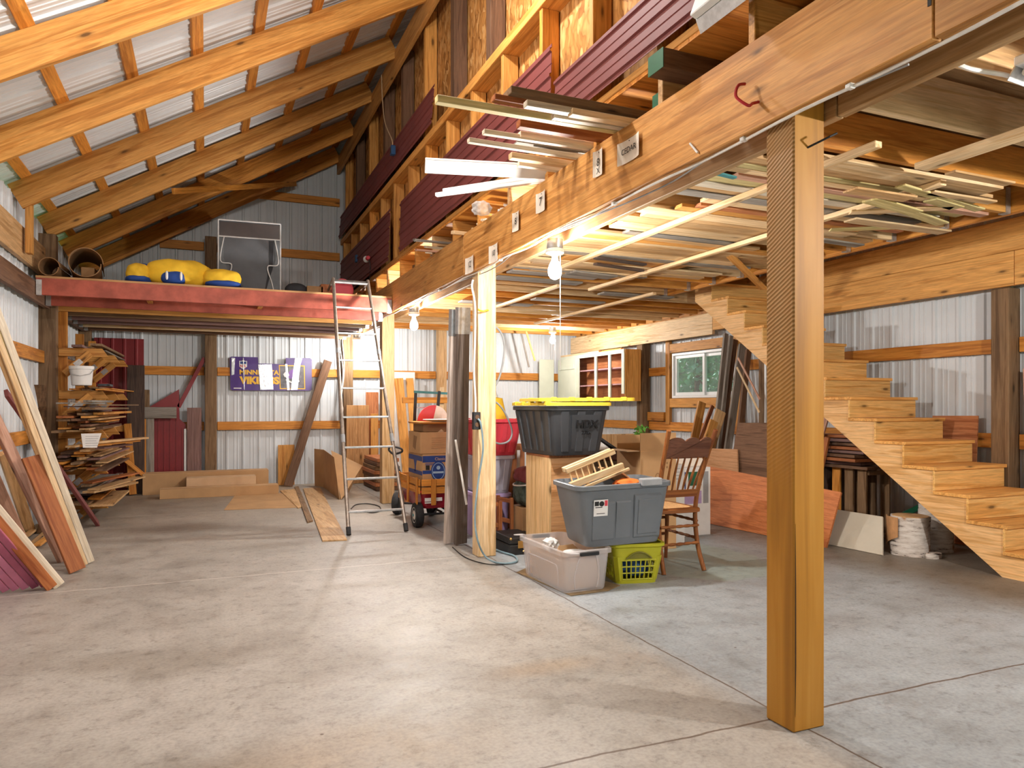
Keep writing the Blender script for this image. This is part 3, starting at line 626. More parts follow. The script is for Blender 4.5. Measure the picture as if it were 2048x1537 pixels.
# ================================================================== lumber rack on the side wall
LV = [1.80, 1.34, .91, .52, .14]
for k, (y, q) in enumerate([(9.07, 'front upright beside the weathered post'), (10.2, 'middle upright'), (11.25, 'rear upright at the corner post')]):
    t = empty('rack_upright', (-1.43, y, 0), 0, 'lumber rack ' + q + ' with five braced arms', 'rack', None)
    board('upright', (0, 0, 0), (0, 0, 2.24 if k == 0 else 2.1), .09, .04, W_('X', 'orange'), parent=t, wdir=(1, 0, 0))
    for z in LV:
        L = .44
        board('arm', (-.03, -.045, z), (L, -.045, z), .09, .04, W_('X', 'pine'), parent=t, cut1=.06)
        b = board('brace', (.03, -.086, z - .24), (L * .62, -.086, z - .01), .08, .035, W_('X', 'pine'), parent=t)
        bm = B(); box(bm, (-.03, -.028, .018), (.05, .028, .0195)); fin('nail_plate', bm, MT['galv'], b)
kinds = ['tan', 'pine', 'brown', 'grey', 'umber', 'cedar', 'orange', 'plum', 'tan', 'brown']
cname = dict(tan='tan', pine='pine', brown='dirty brown', grey='grey', umber='blackish', cedar='reddish', orange='orange', plum='dull purple', pale='pale', cream='cream painted', dark='dark', beam='brown', ply='plywood', rose='pinkish', olive='greenish yellow', redply='red brown')
def pile(n, z0, xs, yfront, tag_, ln=(.7, 1.9), layer=3, hmax=.03, mess=0):
    z = z0; i = 0; row = 0
    while i < n:
        m = R.randint(layer - 1, layer)
        a = R.uniform(0, .05); x = xs[0] + R.uniform(0, .05); hh = 0; ca = math.cos(a)
        for j in range(m):
            if i >= n: break
            w = R.uniform(.06, (xs[1] - xs[0]) / m); t = R.uniform(.012, hmax); L = R.uniform(*ln)
            y0 = yfront + R.uniform(0, .8); c = kinds[R.randrange(10)]
            xc = x + w / 2 / ca
            f = lambda y: V((xc + math.tan(a) * (y - 9.0), y, z + t / 2))
            y1 = min(y0 + L, 11.35)
            board('scrap_board', f(y0), f(y1), w, t, W_('X', c), f'{cname[c]} scrap board on the {tag_}, {nth(i)} up its pile', 'board', 'scrap boards on the ' + tag_, wdir=(1, 0, 0), bevel=.001, cut0=R.choice([0, 0, .05, -.05]))
            x += w / ca + .004; hh = max(hh, t); i += 1
        z += hh + .004; row += 1
    for k in range(mess):
        w, t, L = R.uniform(.07, .13), R.uniform(.012, .022), R.uniform(.6, 1.3); a = R.uniform(-.05, .38); c = kinds[R.randrange(10)]
        p0 = V((R.uniform(xs[0] + .1, xs[1] - .12), yfront + R.uniform(-.1, .35), z + t / 2)); p1 = p0 + V((math.sin(a) * L, math.cos(a) * L, 0))
        board('scrap_board', p0, p1, w, t, W_('X', c), f'{cname[c]} offcut lying skewed on top of the {tag_}, {nth(k)} from the bottom', 'board', 'skewed offcuts on the ' + tag_, wdir=(1, 0, 0), bevel=.001)
        z += t + .003
pile(4, LV[0] + .047, (-1.36, -1.05), 8.9, 'top rack shelf', (1.2, 2.2), 2)
pile(8, LV[1] + .047, (-1.36, -.98), 8.75, 'second rack shelf', (1.2, 2.4), 4, .02)
pile(26, LV[2] + .047, (-1.36, -.90), 8.05, 'third rack shelf', (1.0, 2.4), 4, .026, 5)
pile(26, LV[3] + .047, (-1.36, -.88), 8.05, 'fourth rack shelf', (1.0, 2.4), 4, .026, 5)
pile(14, LV[4] + .047, (-1.36, -.9), 8.3, 'bottom rack shelf', (1.0, 2.4), 3, .03, 4)
# white bucket, plastic bag of papers, paper sheet
bk = empty('plastic_bucket', (-1.22, 8.83, LV[1] + .095), 0, 'white plastic bucket standing on the second rack shelf', 'bucket')
bm = B(); lathe(bm, [(.088, 0), (.095, .005), (.108, .17), (.118, .172), (.118, .205), (.112, .205), (.104, .17), (.09, .012), (.0, .012)], 28, cap=False); fin('body', bm, MT['white'], bk, True)
bm = B(); tube(bm, [(-.117, 0, .18), (-.09, -.095, .12), (0, -.125, .10), (.09, -.095, .12), (.117, 0, .18)], .003, 6); fin('handle', bm, MT['galv'], bk, True)
bm = B(); box(bm, (-1.09, 8.95, LV[1] + .092), (-.97, 9.25, LV[1] + .12)); T(fin('magazine', bm, plain('glossy_print', (.05, .05, .06), .25, 0, .5, 25), bevel=.004), 'dark glossy magazine lying beside the white bucket', 'magazine')
bm = B(); box(bm, (-1.08, 8.97, LV[1] + .121), (-1.0, 9.2, LV[1] + .126)); T(fin('magazine', bm, plain('red_print', (.5, .05, .04), .3, 0, .3, 12), bevel=.001), 'thin red leaflet on top of the dark magazine', 'leaflet')
q = [ony(*p, 7.9) for p in ((162, 868), (203, 867), (194, 896), (166, 896))]
bm = B(); vs = [bm.verts.new(p) for p in q]; vb = [bm.verts.new(p + V((0, .004, 0))) for p in q]; bm.faces.new(vs); bm.faces.new(vb[::-1])
for i in range(4): bm.faces.new((vs[i], vb[i], vb[(i + 1) % 4], vs[(i + 1) % 4]))
sg = T(fin('paper_sheet', bm, MT['white'], recenter=False), 'printed white sheet hanging from the third rack shelf', 'sheet')
for i in range(5):
    bm = B(); z = q[2].z + .02 + i * .022; x0 = q[3].x + .02; box(bm, (x0, 7.8985, z), (x0 + R.uniform(.08, .12), 7.8995, z + .004)); fin('printed_line', bm, MT['greyc'], sg)
bm = B(); box(bm, (-1.27, 8.4, .965 + .30), (-1.13, 8.55, .965 + .303)); T(fin('paper_sheet', bm, MT['paper'], bevel=.001), 'small pale card lying on the third rack shelf pile', 'card')
# ================================================================== lumber leaning on the side wall
def lean(name, base, top, w, t, mat, label, cat='board', wdir=(0, 1, 0), x=-1.5, group=None, lift=.0):
    p0 = onz(*base, 0); p1 = onx(*top, x); p0.z = .012 + lift
    return board(name, p0, p1, w, t, mat, label, cat, group, wdir=wdir, bevel=.003)
lean('maroon_flashing', (196, 1052), (12, 786), .085, .03, MT['maroon'], 'maroon steel flashing leaning towards the rack, lowest end farthest out', 'flashing')
bm = B()
lean('trim_board', (182, 1128), (-60, 478), .05, .02, W_('X', 'cream'), 'cream trim board, longest and outermost of the leaning trims', 'trim', (1, .6, 0))
lean('trim_board', (170, 1134), (-60, 530), .04, .02, W_('X', 'pale'), 'second pale trim beside the long cream one', 'trim', (1, .6, 0))
lean('trim_board', (176, 1126), (-60, 510), .045, .018, W_('X', 'olive'), 'narrow yellowish trim between the cream trims', 'trim', (1, .4, 0))
lean('trim_board', (163, 1128), (-60, 556), .05, .018, W_('X', 'tan'), 'tan trim inside the cream trims', 'trim', (1, .4, 0))
board('cedar_board', onz(155, 1146, 0) + V((0, 0, .014)), onx(60, 914, -1.18), .125, .022, W_('X', 'cedar'), 'short red cedar board leaning with its pointed foot forward', 'board', None, wdir=(.75, .66, 0))
lean('brown_board', (126, 1124), (-60, 735), .085, .035, W_('X', 'rose'), 'long brown board slanting behind the cedar board', 'board', (.5, .8, 0))
lean('pine_board', (60, 1066), (8, 905), .09, .035, W_('X', 'tan'), 'tan two by four close to the wall behind the trims', 'board', (.5, .8, 0), -1.46)
lean('pine_board', (48, 1100), (-60, 860), .10, .035, W_('X', 'rose'), 'brownish two by four low at the picture edge', 'board', (.5, .8, 0), -1.46)
lean('pine_board', (38, 1120), (-80, 900), .10, .035, W_('X', 'brown'), 'dirty brown two by four beside the white trim', 'board', (.5, .8, 0), -1.46)
lean('white_trim', (118, 1176), (-150, 852), .075, .022, W_('X', 'cream'), 'wide white trim leaning over the pink boards', 'trim', (.8, .5, 0))
lean('brown_trim', (104, 1180), (-150, 872), .07, .022, W_('X', 'cedar'), 'brown edged trim just under the wide white trim', 'trim', (.8, .5, 0))
_p = onz(90, 1177, 0); _D = onx(-150, 905, -1.45) - _p
for k in range(8):
    p0 = V((_p.x - .052 * k, _p.y - .012 * k, .016 + .0)); f = min(1.0, (1.50 + p0.x) / -_D.x) if False else 1.0
    d = _D * ((-1.545 - p0.x) / _D.x) * .97
    board('pink_board', p0, p0 + d, .043, .02, MT['pinkd'] if k < 2 else MT['pinkp'], f'{"deep pink" if k < 2 else "pink"} painted board leaning at the picture corner, {nth(k)} from the white trim', 'board', 'pink boards', wdir=(1, .25, 0))
sh = empty('rail_bracket', (-1.535, 6.35, 0), 0, 'short orange rail on an upright against the side wall behind the leaning trims', 'bracket')
board('top_rail', (0.01, -.5, 1.05), (0.01, .42, 1.05), .09, .045, W_('X', 'orange'), parent=sh)
for y in (-.4, .36): board('upright', (-.012, y, .0), (-.012, y, 1.0), .09, .03, W_('X', 'orange'), parent=sh, wdir=(0, 1, 0))
bm = B(); loop = []
for k in range(14):
    z = 1.42 * k / 13; loop.append([(-1.49 + .02 * math.sin(k * 1.3), 8.12 - .055 + .012 * math.sin(k * 2.1), z), (-1.45 + .015 * math.sin(k), 8.11 - .05, z), (-1.43, 8.2, z), (-1.45, 8.27 + .012 * math.sin(k * 1.7), z), (-1.49, 8.28, z)])
loft(bm, loop); T(fin('bark_slab', bm, MT['bark'], recenter=True), 'dark live edge slab with bark standing beside the weathered post', 'slab')
for k, (a, b, c) in enumerate([((62, 1092), (96, 1062), 'tan'), ((74, 1096), (100, 1076), 'pine'), ((80, 1082), (92, 1074), 'cream'), ((40, 1082), (75, 1052), 'tan'), ((92, 1062), (150, 1040), 'umber')]):
    p0, p1 = onz(*a, .012), onz(*b, .012); p0.z = p1.z = .012 + .02 * (k % 2)
    for p in (p0, p1): p.x = max(p.x, -1.52)
    board('floor_offcut', p0, p1, .06, .02, W_('X', c), f'{cname[c]} offcut lying on the floor under the leaning boards, {nth(k)} from the trims', 'offcut', None, wdir=(1, -1, 0))
# ================================================================== things along the end wall, back bay
bm = B(); ribbed(bm, (-1.44, 11.50, .01), (1, 0, 0), .62, (0, 0, 1), 2.16, (0, -1, 0), pitch=.15, minor=False); T(fin('red_steel_sheet', bm, MT['redm']), 'tall red steel sheet standing in the corner beside the rack', 'sheet')
def wallrect(name, x0, y0, x1, y1, Y, mat, label, cat, t=.02, tilt=0, floor=False):
    a = ony(x0, y1, Y); b = ony(x1, y0, Y); z0 = .005 if floor else a.z
    bm = B(); box(bm, (a.x, Y, z0), (b.x, Y + t, b.z)); o = fin(name, bm, mat, bevel=.003)
    return T(o, label, cat)
wallrect('dark_board', 254, 731, 289, 985, 11.20, W_('Z', 'dark'), 'nearly black wide board leaning in front of the red sheet', 'board', .03, floor=True)
wallrect('brown_board', 288, 780, 299, 950, 11.40, W_('Z', 'brown'), 'narrow brown board behind the red offcut', 'board', .03, floor=True)
# red offcut, bent sheet
poly = [(298, 815), (358, 779), (359, 838), (372, 850), (375, 950), (298, 950)]
pts = [ony(*p, 11.44) for p in poly]
bm = B(); prism(bm, [(p.x, max(p.z, .005)) for p in pts], lambda a, b: V((a, 11.44, b)), (0, .004, 0))
for i in range(7):
    x = pts[0].x + .035 + i * .078
    if x < pts[3].x - .02: box(bm, (x, 11.428, .01), (x + .022, 11.44, min(1.22, 1.12 + i * .04) if x < pts[1].x else .9))
T(fin('red_steel_offcut', bm, MT['redm']), 'red steel offcut with a slanting top edge', 'offcut')
fr = empty('board_frame', (ony(300, 830, 11.3).x, 11.3, 0), 0, 'weathered corner of two nailed boards in front of the red offcut', 'frame')
a = ony(289, 826, 11.3); b = ony(353, 826, 11.3)
board('crosspiece', (a.x - fr.location.x, 0, a.z), (b.x - fr.location.x, 0, a.z), .16, .03, W_('X', 'grey'), parent=fr)
board('upright', (.0, .032, .02), (.0, .032, a.z), .10, .03, W_('X', 'grey'), parent=fr, wdir=(1, 0, 0))
board('orange_board', ony(288, 960, 11.22) * 1, ony(288, 830, 11.25), .05, .03, W_('X', 'orange'), 'narrow orange upright beside the weathered frame', 'board', wdir=(1, 0, 0)).location.z -= .06
p0 = ony(266, 984, 11.0); p0.z = .015; board('orange_board', p0, ony(255, 848, 11.15), .09, .03, W_('X', 'orange'), 'orange two by four leaning on the dark board', 'board', wdir=(1, 0, 0))
p0 = ony(292, 955, 11.05); board('orange_board', p0, ony(222, 897, 10.85), .055, .03, W_('X', 'orange'), 'orange stick slanting down to the cardboard cartons', 'stick', wdir=(0, 0, 1))
board('maroon_downspout', ony(357, 815, 11.46), ony(409, 716, 11.46), .055, .04, MT['redm'], 'maroon square downspout slanting up to the end wall post', 'downspout')
wallrect('mauve_sheet', 374, 816, 403, 946, 11.38, W_('Z', 'plum'), 'mauve grey panel standing beside the end wall post', 'panel', .02, floor=True)
wallrect('pale_strip', 368, 858, 373, 948, 11.41, MT['white'], 'thin white strip beside the mauve panel', 'strip', .012, floor=True)
def carton(x0, x1, y0, y1, z0, z1, mat, label, rz=0, tape=True, flaps=False, cat='box', name='cardboard_box'):
    c = empty(name, ((x0 + x1) / 2, (y0 + y1) / 2, z0), rz, label, cat)
    hx, hy, h = (x1 - x0) / 2, (y1 - y0) / 2, z1 - z0
    bm = B(); t = .005
    if not flaps: box(bm, (-hx, -hy, 0), (hx, hy, h))
    else:
        box(bm, (-hx, -hy, 0), (hx, -hy + t, h)); box(bm, (-hx, hy - t, 0), (hx, hy, h)); box(bm, (-hx, -hy + t, 0), (-hx + t, hy - t, h)); box(bm, (hx - t, -hy + t, 0), (hx, hy - t, h)); box(bm, (-hx + t, -hy + t, 0), (hx - t, hy - t, t))
    fin('carton_body', bm, mat, c, bevel=.002)
    if tape:
        bm = B()
        if x1 - x0 > y1 - y0: box(bm, (-hx - .0012, -.025, h * .55), (hx + .0012, .025, h + .0012))
        else: box(bm, (-.025, -hy - .0012, h * .55), (.025, hy + .0012, h + .0012))
        fin('tape', bm, MT['cardl'], c)
    return c
carton(-.80, .83, 10.98, 11.28, 0, .29, MT['card'], 'longest cardboard carton on the floor along the end wall')
carton(-.25, .64, 10.70, 10.965, 0, .235, MT['cardl'], 'lighter long carton in front of the longest one')
c = carton(-.56, .92, 10.42, 10.69, 0, .125, MT['card'], 'low flat carton lying in front of the other long cartons')
def floorpoly(name, px, z, t, mat, label, cat, group=None):
    p = [onz(*q, z) for q in px]; bm = B(); prism(bm, [(a.x, a.y) for a in p], lambda a, b: V((a, b, z)), (0, 0, t)); return T(fin(name, bm, mat), label, cat, group)
floorpoly('flat_cardboard', [(470, 992), (604, 986), (597, 1016), (448, 1021)], .001, .005, MT['card'], 'flattened cardboard lying before the long cartons', 'cardboard')
floorpoly('floor_plank', [(606, 979), (640, 977), (694, 1082), (645, 1084)], .001, .012, W_('Y', 'tan'), 'wide tan panel lying on the floor beside the ladder', 'panel')
floorpoly('floor_plank', [(560, 983), (590, 980), (612, 1013), (596, 1018)], .001, .012, W_('Y', 'tan'), 'short tan panel on the floor next to the flattened cardboard', 'panel')
floorpoly('floor_strip', [(589, 976), (597, 975), (626, 1044), (615, 1047)], .002, .016, W_('Y', 'brown'), 'narrow brown strip on the floor between the tan panels', 'strip')
wallrect('plywood_piece', 556, 890, 589, 962, 11.50, W_('Z', 'pine'), 'small knotty plywood piece at the foot of the end wall', 'plywood', .015, floor=True)
p0 = ony(576, 958, 11.28); p0.z = .012; board('brown_plank', p0, ony(656, 722, 11.48), .13, .03, W_('X', 'umber'), 'long dark plank leaning across the end wall below the banner', 'plank', wdir=(1, 0, 0))
# unfolded carton
fc = empty('folded_carton', (1.6, 10.4, 0), 0, 'big opened cardboard carton standing behind the ladder', 'carton')
def panel3(bm, q, t):
    q = [V(p) for p in q]; n = (q[1] - q[0]).cross(q[3] - q[0]).normalized() * t
    a = [bm.verts.new(p) for p in q]; b = [bm.verts.new(p + n) for p in q]; bm.faces.new(a); bm.faces.new(b[::-1])
    for i in range(4): bm.faces.new((a[i], b[i], b[(i + 1) % 4], a[(i + 1) % 4]))
o = fc.location
A, Bq, Cq = onz(630, 972, 0), onz(648, 976, 0), onz(680, 1000, 0)
A.y = min(A.y, 11.3); At = ony(629, 898, A.y); Bt = ony(648, 900, 11.0); Bq = V((Bt.x, 11.0, 0)); Ct = ony(669, 915, 9.9); Dq = onz(697, 985, 0); Dt = ony(724, 932, 10.0); Et = ony(662, 902, 10.6)
bm = B(); panel3(bm, [A - o, Bq - o, Bt - o, At - o], .006); fin('side_panel', bm, MT['card'], fc)
bm = B(); panel3(bm, [Bq - o, Cq - o, Ct - o, Bt - o], .006); fin('side_panel', bm, MT['card'], fc)
bm = B(); panel3(bm, [Cq + V((.012, 0, 0)) - o, Dq - o, Dt - o, Et - o], .006); fin('front_flap', bm, MT['card'], fc)
wallrect('plywood_sheet', 693, 811, 738, 985, 11.30, W_('Z', 'ply'), 'brown plywood sheet standing behind the ladder rungs', 'plywood', .015, floor=True)
wallrect('plywood_sheet', 732, 785, 757, 985, 11.42, W_('Z', 'redply'), 'narrower reddish plywood standing behind the brown sheet', 'plywood', .015, floor=True)
wallrect('pine_board', 742, 828, 756, 985, 11.25, W_('Z', 'pine'), 'pine board standing between the plywood and the ladder post', 'board', .02, floor=True)
for k in range(8):
    z = .005 + k * .058; a = onz(715, 990, 0)
    bm = B(); box(bm, (2.22 + R.uniform(-.02, .02), 10.2 + R.uniform(-.04, .04), z), (2.55 + R.uniform(-.03, .03), 11.1, z + .052)); T(fin('stacked_board', bm, W_('Y', ['umber', 'redply', 'brown'][k % 3]), bevel=.003), f'dark board in the low stack behind the ladder, {nth(k)} from the floor', 'board', 'low stack behind the ladder')
# banner on the end wall
bn0 = ony(460, 712, 11.52); bn1 = ony(624, 783, 11.52)
bw, bh = bn1.x - bn0.x, bn0.z - bn1.z
bn = empty('team_banner', ((bn0.x + bn1.x) / 2, 11.525, bn1.z), 0, 'torn purple sports banner with gold lettering on the end wall', 'banner')
def bu(px, py): return ((px - 460) / 164 * bw - bw / 2, (1 - (py - 712.5) / 70.5) * bh)
def flatp(name, pts, mat, parent, y, t=.002):
    bm = B(); prism(bm, [bu(*p) for p in pts], lambda a, b: V((a, y, b)), (0, t, 0)); return fin(name, bm, mat, parent)
flatp('banner_sheet', [(462, 714), (514, 714), (515, 727), (570, 727), (570, 714), (620, 713), (623.5, 716), (624, 779), (621, 782), (464, 782.5), (461, 779), (459.5, 717)], MT['purple'], bn, 0, .005)
MB = Matrix(((1, 0, 0, 0), (0, 0, -1, 0), (0, 1, 0, 0), (0, 0, 0, 1)))
def btext(s, cx, cy, w_, h_, mat, name, y=-.002, bold=0):
    a, b = bu(cx, cy); return text(s, .1, mat, name, bn, Matrix.Translation((a, y, b)) @ MB, .001, 'CENTER', 1, bold, (w_ / 164 * bw, h_ / 70.5 * bh))
btext('MINNESOTA', 517.5, 745, 78, 10, MT['gold'], 'lettering', bold=.004)
btext('VIKINGS', 517.5, 761.5, 79, 16, MT['gold'], 'lettering', bold=.006)
flatp('photo_border', [(556, 729), (609, 729), (610, 779), (558, 779)], MT['gold'], bn, -.0022)
flatp('photo_print', [(558, 731), (607, 731), (608, 777), (560, 777)], plain('photo_dark', (.10, .09, .10), .3, 0, .5, 8), bn, -.0044)
hel = [(575, 752), (576, 744), (581, 738), (588, 737), (594, 741), (597, 748), (596, 753), (585, 757), (578, 758)]
flatp('helmet_print', hel, plain('helmet_purple', (.16, .04, .30), .25), bn, -.0066)
flatp('horn_print', [(565, 748), (569, 743), (575, 745), (577, 750), (573, 756), (567, 753)], MT['white'], bn, -.0068)
flatp('face_guard_print', [(570, 758), (588, 766), (597, 760), (598, 763), (588, 769), (570, 761)], MT['white'], bn, -.0067)
sh_ = flatp('league_shield', [(478, 722), (482, 722.5), (485.5, 720), (489, 722.5), (493, 722), (493, 734), (489, 737), (485.5, 739), (482, 737), (478, 734)], MT['white'], bn, -.0024)
flatp('shield_field', [(479.5, 723.5), (491.5, 723.5), (491.5, 728.5), (479.5, 728.5)], MT['bluep'], bn, -.0036)
btext('NFL', 485.5, 732.5, 12, 5.5, plain('red_ink', (.55, .02, .03), .4), 'shield_letters', -.0038, .002)
for nm, pts in (('silver_strip', [(515, 729), (542, 728), (545, 780), (519, 781)]), ('silver_strip', [(569, 727), (573, 727), (578, 781), (573, 781)]), ('silver_strip', [(589, 714), (604, 714), (600, 727), (594, 780), (580, 781)]), ('silver_strip', [(463, 716), (470, 717), (468, 750), (463, 752)]), ('silver_strip', [(485, 716), (486.5, 716), (488.5, 781), (487, 781)])):
    flatp(nm, pts, MT['silver'], bn, -.0085, .0012)  # silver strips laid across the banner lettering
flatp('caption_strip', [(467, 777), (482, 777), (482, 779), (467, 779)], MT['white'], bn, -.0024)
# switch box hanging on its cord at the far post
sw = empty('hanging_switch_box', (1.93, 11.35, 1.26), 0, 'black switch box hanging on a white cord at the far post', 'switch')
bm = B(); box(bm, (-.03, -.02, 0), (.03, .02, .14)); fin('switch_case', bm, MT['black'], sw, bevel=.004)
bm = B(); tube(bm, smooth_pts([(0, 0, .13), (.03, 0, .5), (-.02, 0, .9), (.0, .0, 1.03)], 5), .006, 6); tube(bm, smooth_pts([(.01, 0, .13), (.05, 0, .55), (.02, 0, .95), (.02, .0, 1.03)], 5), .006, 6); tube(bm, smooth_pts([(0, 0, 0), (.03, 0, -.08), (.02, 0, -.17)], 5), .006, 6); fin('cord', bm, MT['whitec'], sw, True)
for a, b in ((-.012, .085), (-.012, .03)):
    bm = B(); box(bm, (a, -.023, b), (.012, -.019, b + .028)); fin('toggle', bm, MT['white'], sw)
# ================================================================== things on the loft
LZ = 2.476
wd0 = ony(440, 583, 8.72); wd1 = ony(564, 583, 8.72)
wt = empty('fabric_wardrobe', ((wd0.x + wd1.x) / 2, 8.98, LZ), math.radians(-4), 'grey fabric wardrobe with pale piping standing on the loft', 'wardrobe')
ww = (wd1.x - wd0.x) / 2; wh_ = ony(440, 439, 8.74).z - LZ; wdp = .25
bm = B(); box(bm, (-ww, -wdp, 0), (ww, wdp, wh_)); fin('cloth_cover', bm, MT['greyf'], wt, bevel=.02, seg=2)
bm = B(); box(bm, (-ww + .01, -wdp - .006, wh_ * .79), (ww - .01, -wdp - .001, wh_ - .02)); fin('clear_panel', bm, plain('brown_film', (.035, .024, .022), .3), wt)
bm = B()
for s in (-1, 1):
    prism(bm, [(s * ww * .98, .02), (s * ww * .98, wh_ * .77), (s * ww * .80, wh_ * .77), (s * ww * .84, wh_ * .5), (s * ww * .62, wh_ * .22), (s * ww * .50, .02)], lambda a, b: V((a, -wdp - .02 * (1 - b / wh_), b)), (0, .012, 0))
fin('door_flap', bm, plain('flap_grey', (.13, .14, .15), .75), wt)
bm = B()
for s in (-1, 1):
    tube(bm, [(s * ww, -wdp - .004, 0), (s * ww, -wdp - .004, wh_)], .008, 6)
    tube(bm, smooth_pts([(s * ww * .82, -wdp - .012, wh_ * .77), (s * ww * .93, -wdp - .015, wh_ * .45), (s * ww * .58, -wdp - .03, wh_ * .40), (s * ww * .72, -wdp - .03, wh_ * .18), (s * ww * .8, -wdp - .03, .02)], 6), .007, 6)
tube(bm, [(-ww, -wdp - .004, wh_), (ww, -wdp - .004, wh_)], .008, 6); tube(bm, [(-ww, -wdp - .004, wh_ * .78), (ww, -wdp - .004, wh_ * .78)], .008, 6)
fin('piping', bm, MT['piping'], wt, True)
bm = B(); prism(bm, [(ww * .45, .0), (ww * .70, .0), (ww * .78, wh_ * .76), (ww * .62, wh_ * .76), (ww * .62, wh_ * .4)], lambda a, b: V((a, -wdp - .004, b)), (0, .003, 0)); fin('dark_slit', bm, MT['greyd'], wt)
text('HDX', .001, MT['white'], 'x', wt, Matrix()) if False else None
# padded yellow and blue toy / cushion shape
yb = empty('padded_cushion', (ony(358, 575, 8.42).x, 8.42, LZ), 0, 'big soft yellow and blue stuffed cushion lying on the loft', 'cushion')
def blobm(c, s, n=3, seed=0, wr=.02, cut=None):
    bm = B(); bmesh.ops.create_icosphere(bm, subdivisions=n, radius=1)
    rr = random.Random(seed); ph = [rr.uniform(0, 6) for _ in range(6)]
    for v in bm.verts:
        p = v.co.copy(); k = 1 + wr * (math.sin(p.x * 9 + ph[0]) * math.sin(p.z * 7 + ph[1]) + .7 * math.sin(p.y * 13 + p.x * 5 + ph[2]))
        e = 2.6; q = (abs(p.x) ** e + abs(p.y) ** e + abs(p.z) ** e) ** (1 / e); p = p / q * k
        v.co = V((p.x * s[0], p.y * s[1], max(p.z * s[2], -s[2] * .92))) + V(c)
    return bm
fin('body_pad', blobm((0, 0, .17), (.46, .32, .185), 4, 1, .035), MT['yelf'], yb, True)
fin('end_pad', blobm((-.54, -.02, .13), (.17, .26, .14), 4, 2, .03), MT['yelf'], yb, True)
fin('end_pad', blobm((.60, -.1, .12), (.28, .30, .13), 4, 3, .03), MT['yelf'], yb, True)
fin('blue_patch', blobm((-.54, -.06, .05), (.175, .24, .06), 3, 4, .01), MT['bluef'], yb, True)
fin('blue_patch', blobm((-.50, .03, .21), (.16, .2, .07), 3, 5, .01), MT['bluef'], yb, True)
fin('blue_patch', blobm((-.06, -.22, .09), (.18, .125, .095), 3, 6, .01), MT['bluef'], yb, True)
fin('blue_patch', blobm((.62, -.16, .045), (.26, .26, .05), 3, 7, .01), MT['bluef'], yb, True)
fin('blue_patch', blobm((.50, .06, .22), (.19, .15, .05), 3, 8, .01), MT['bluef'], yb, True)
for x in (-.15, .04): fin('white_strap', blobm((x, -.338, .10), (.018, .016, .06), 2, 9, .0), MT['white'], yb, True)
yb.scale = (.70, .75, .80)
# cardboard rolls at the eave end of the loft
def roll(c, r, L, label, ang, th=.006, a0=0, a1=2 * math.pi):
    bm = B(); n = 40; v = []
    for k in range(n + 1):
        a = a0 + (a1 - a0) * k / n; rr = r * (1 - .12 * k / n)
        v.append([(rr * math.cos(a), 0, r + rr * math.sin(a)), (rr * math.cos(a), L, r + rr * math.sin(a)), ((rr - th) * math.cos(a), L, r + (rr - th) * math.sin(a)), ((rr - th) * math.cos(a), 0, r + (rr - th) * math.sin(a))])
    loft(bm, v); bmesh.ops.transform(bm, matrix=Matrix.Translation(c) @ Matrix.Rotation(ang, 4, 'Z'), verts=bm.verts[:])
    return T(fin('cardboard_roll', bm, MT['cardd'], smooth=True), label, 'roll')
roll((-1.10, 8.19, LZ + .002), .155, .8, 'large rolled sheet of brown cardboard lying open on the loft', .1)
roll((-1.41, 8.2, LZ + .002), .095, .5, 'smaller cardboard roll by the weathered post on the loft', -.05)
bm = B(); box(bm, (-1.16, 8.35, LZ + .045), (-1.04, 8.75, LZ + .14)); T(fin('dark_carton', bm, MT['cardd'], bevel=.004), 'dark carton inside the big cardboard roll', 'box')
# clutter by the ladder top
for k, (px, py, sx, sz, m, l) in enumerate([(592, 583, .12, .08, MT['greyd'], 'dark bundle beside the wardrobe foot'), (628, 586, .09, .12, MT['cardd'], 'brown carton near the ladder top'), (650, 588, .06, .15, W_('X', 'cedar'), 'reddish block behind the ladder top')]):
    p = ony(px, py, 8.6); bm = blobm((p.x, 8.6, LZ + sz * .9), (sx, .12, sz), 3, k + 20, .02) if k == 0 else B()
    if k: box(bm, (p.x - sx, 8.5, LZ + .001), (p.x + sx, 8.7, LZ + 1.0 * sz))
    T(fin('loft_bundle' if k == 0 else 'loft_box', bm, m, smooth=(k == 0), bevel=0 if k == 0 else .004), l + ' on the loft', 'bundle' if k == 0 else 'box')
rs = T(fin('red_reel', (lambda b: (lathe(b, [(.02, -.03), (.13, -.03), (.13, -.02), (.05, -.02), (.05, .02), (.13, .02), (.13, .03), (.02, .03)], 24, Matrix.Translation((1.50, 8.75, LZ + .135)) @ Matrix.Rotation(math.pi / 2, 4, 'X')), b)[1])(B()), MT['redp'], smooth=True), 'red reel standing on the loft behind the ladder top', 'reel')
# ================================================================== wiring on the upper wall
def wallbox(px, py, x, label):
    p = onx(px, py, x); t = empty('outlet_box', p, 0, label, 'outlet')
    bm = B(); box(bm, (-.05, -.035, -.05), (-.0, .035, .05)); fin('box_case', bm, MT['blueb'], t, bevel=.004)
    bm = B(); box(bm, (-.052, -.025, -.03), (-.049, .025, .03)); fin('face_plate', bm, MT['black'], t); return t
wb = wallbox(790, 302, 1.90, 'blue outlet box on the upper wall above the maroon panel')
bm = B(); q = [onx(763, 150, 1.87) - wb.location, onx(765, 200, 1.87) - wb.location, onx(770, 245, 1.87) - wb.location, onx(784, 280, 1.87) - wb.location, V((-.03, 0, .04))]
tube(bm, smooth_pts(q, 5), .006, 6); fin('wire', bm, plain('tan_wire', (.5, .34, .2), .6), wb, True)
wb = wallbox(717, 518, 1.965, 'blue outlet box low on the upper wall behind the ladder')
p = onx(733, 519, 1.90); ub = empty('unlit_bulb', p, 0, 'unlit bulb in a red socket low on the upper wall', 'bulb')
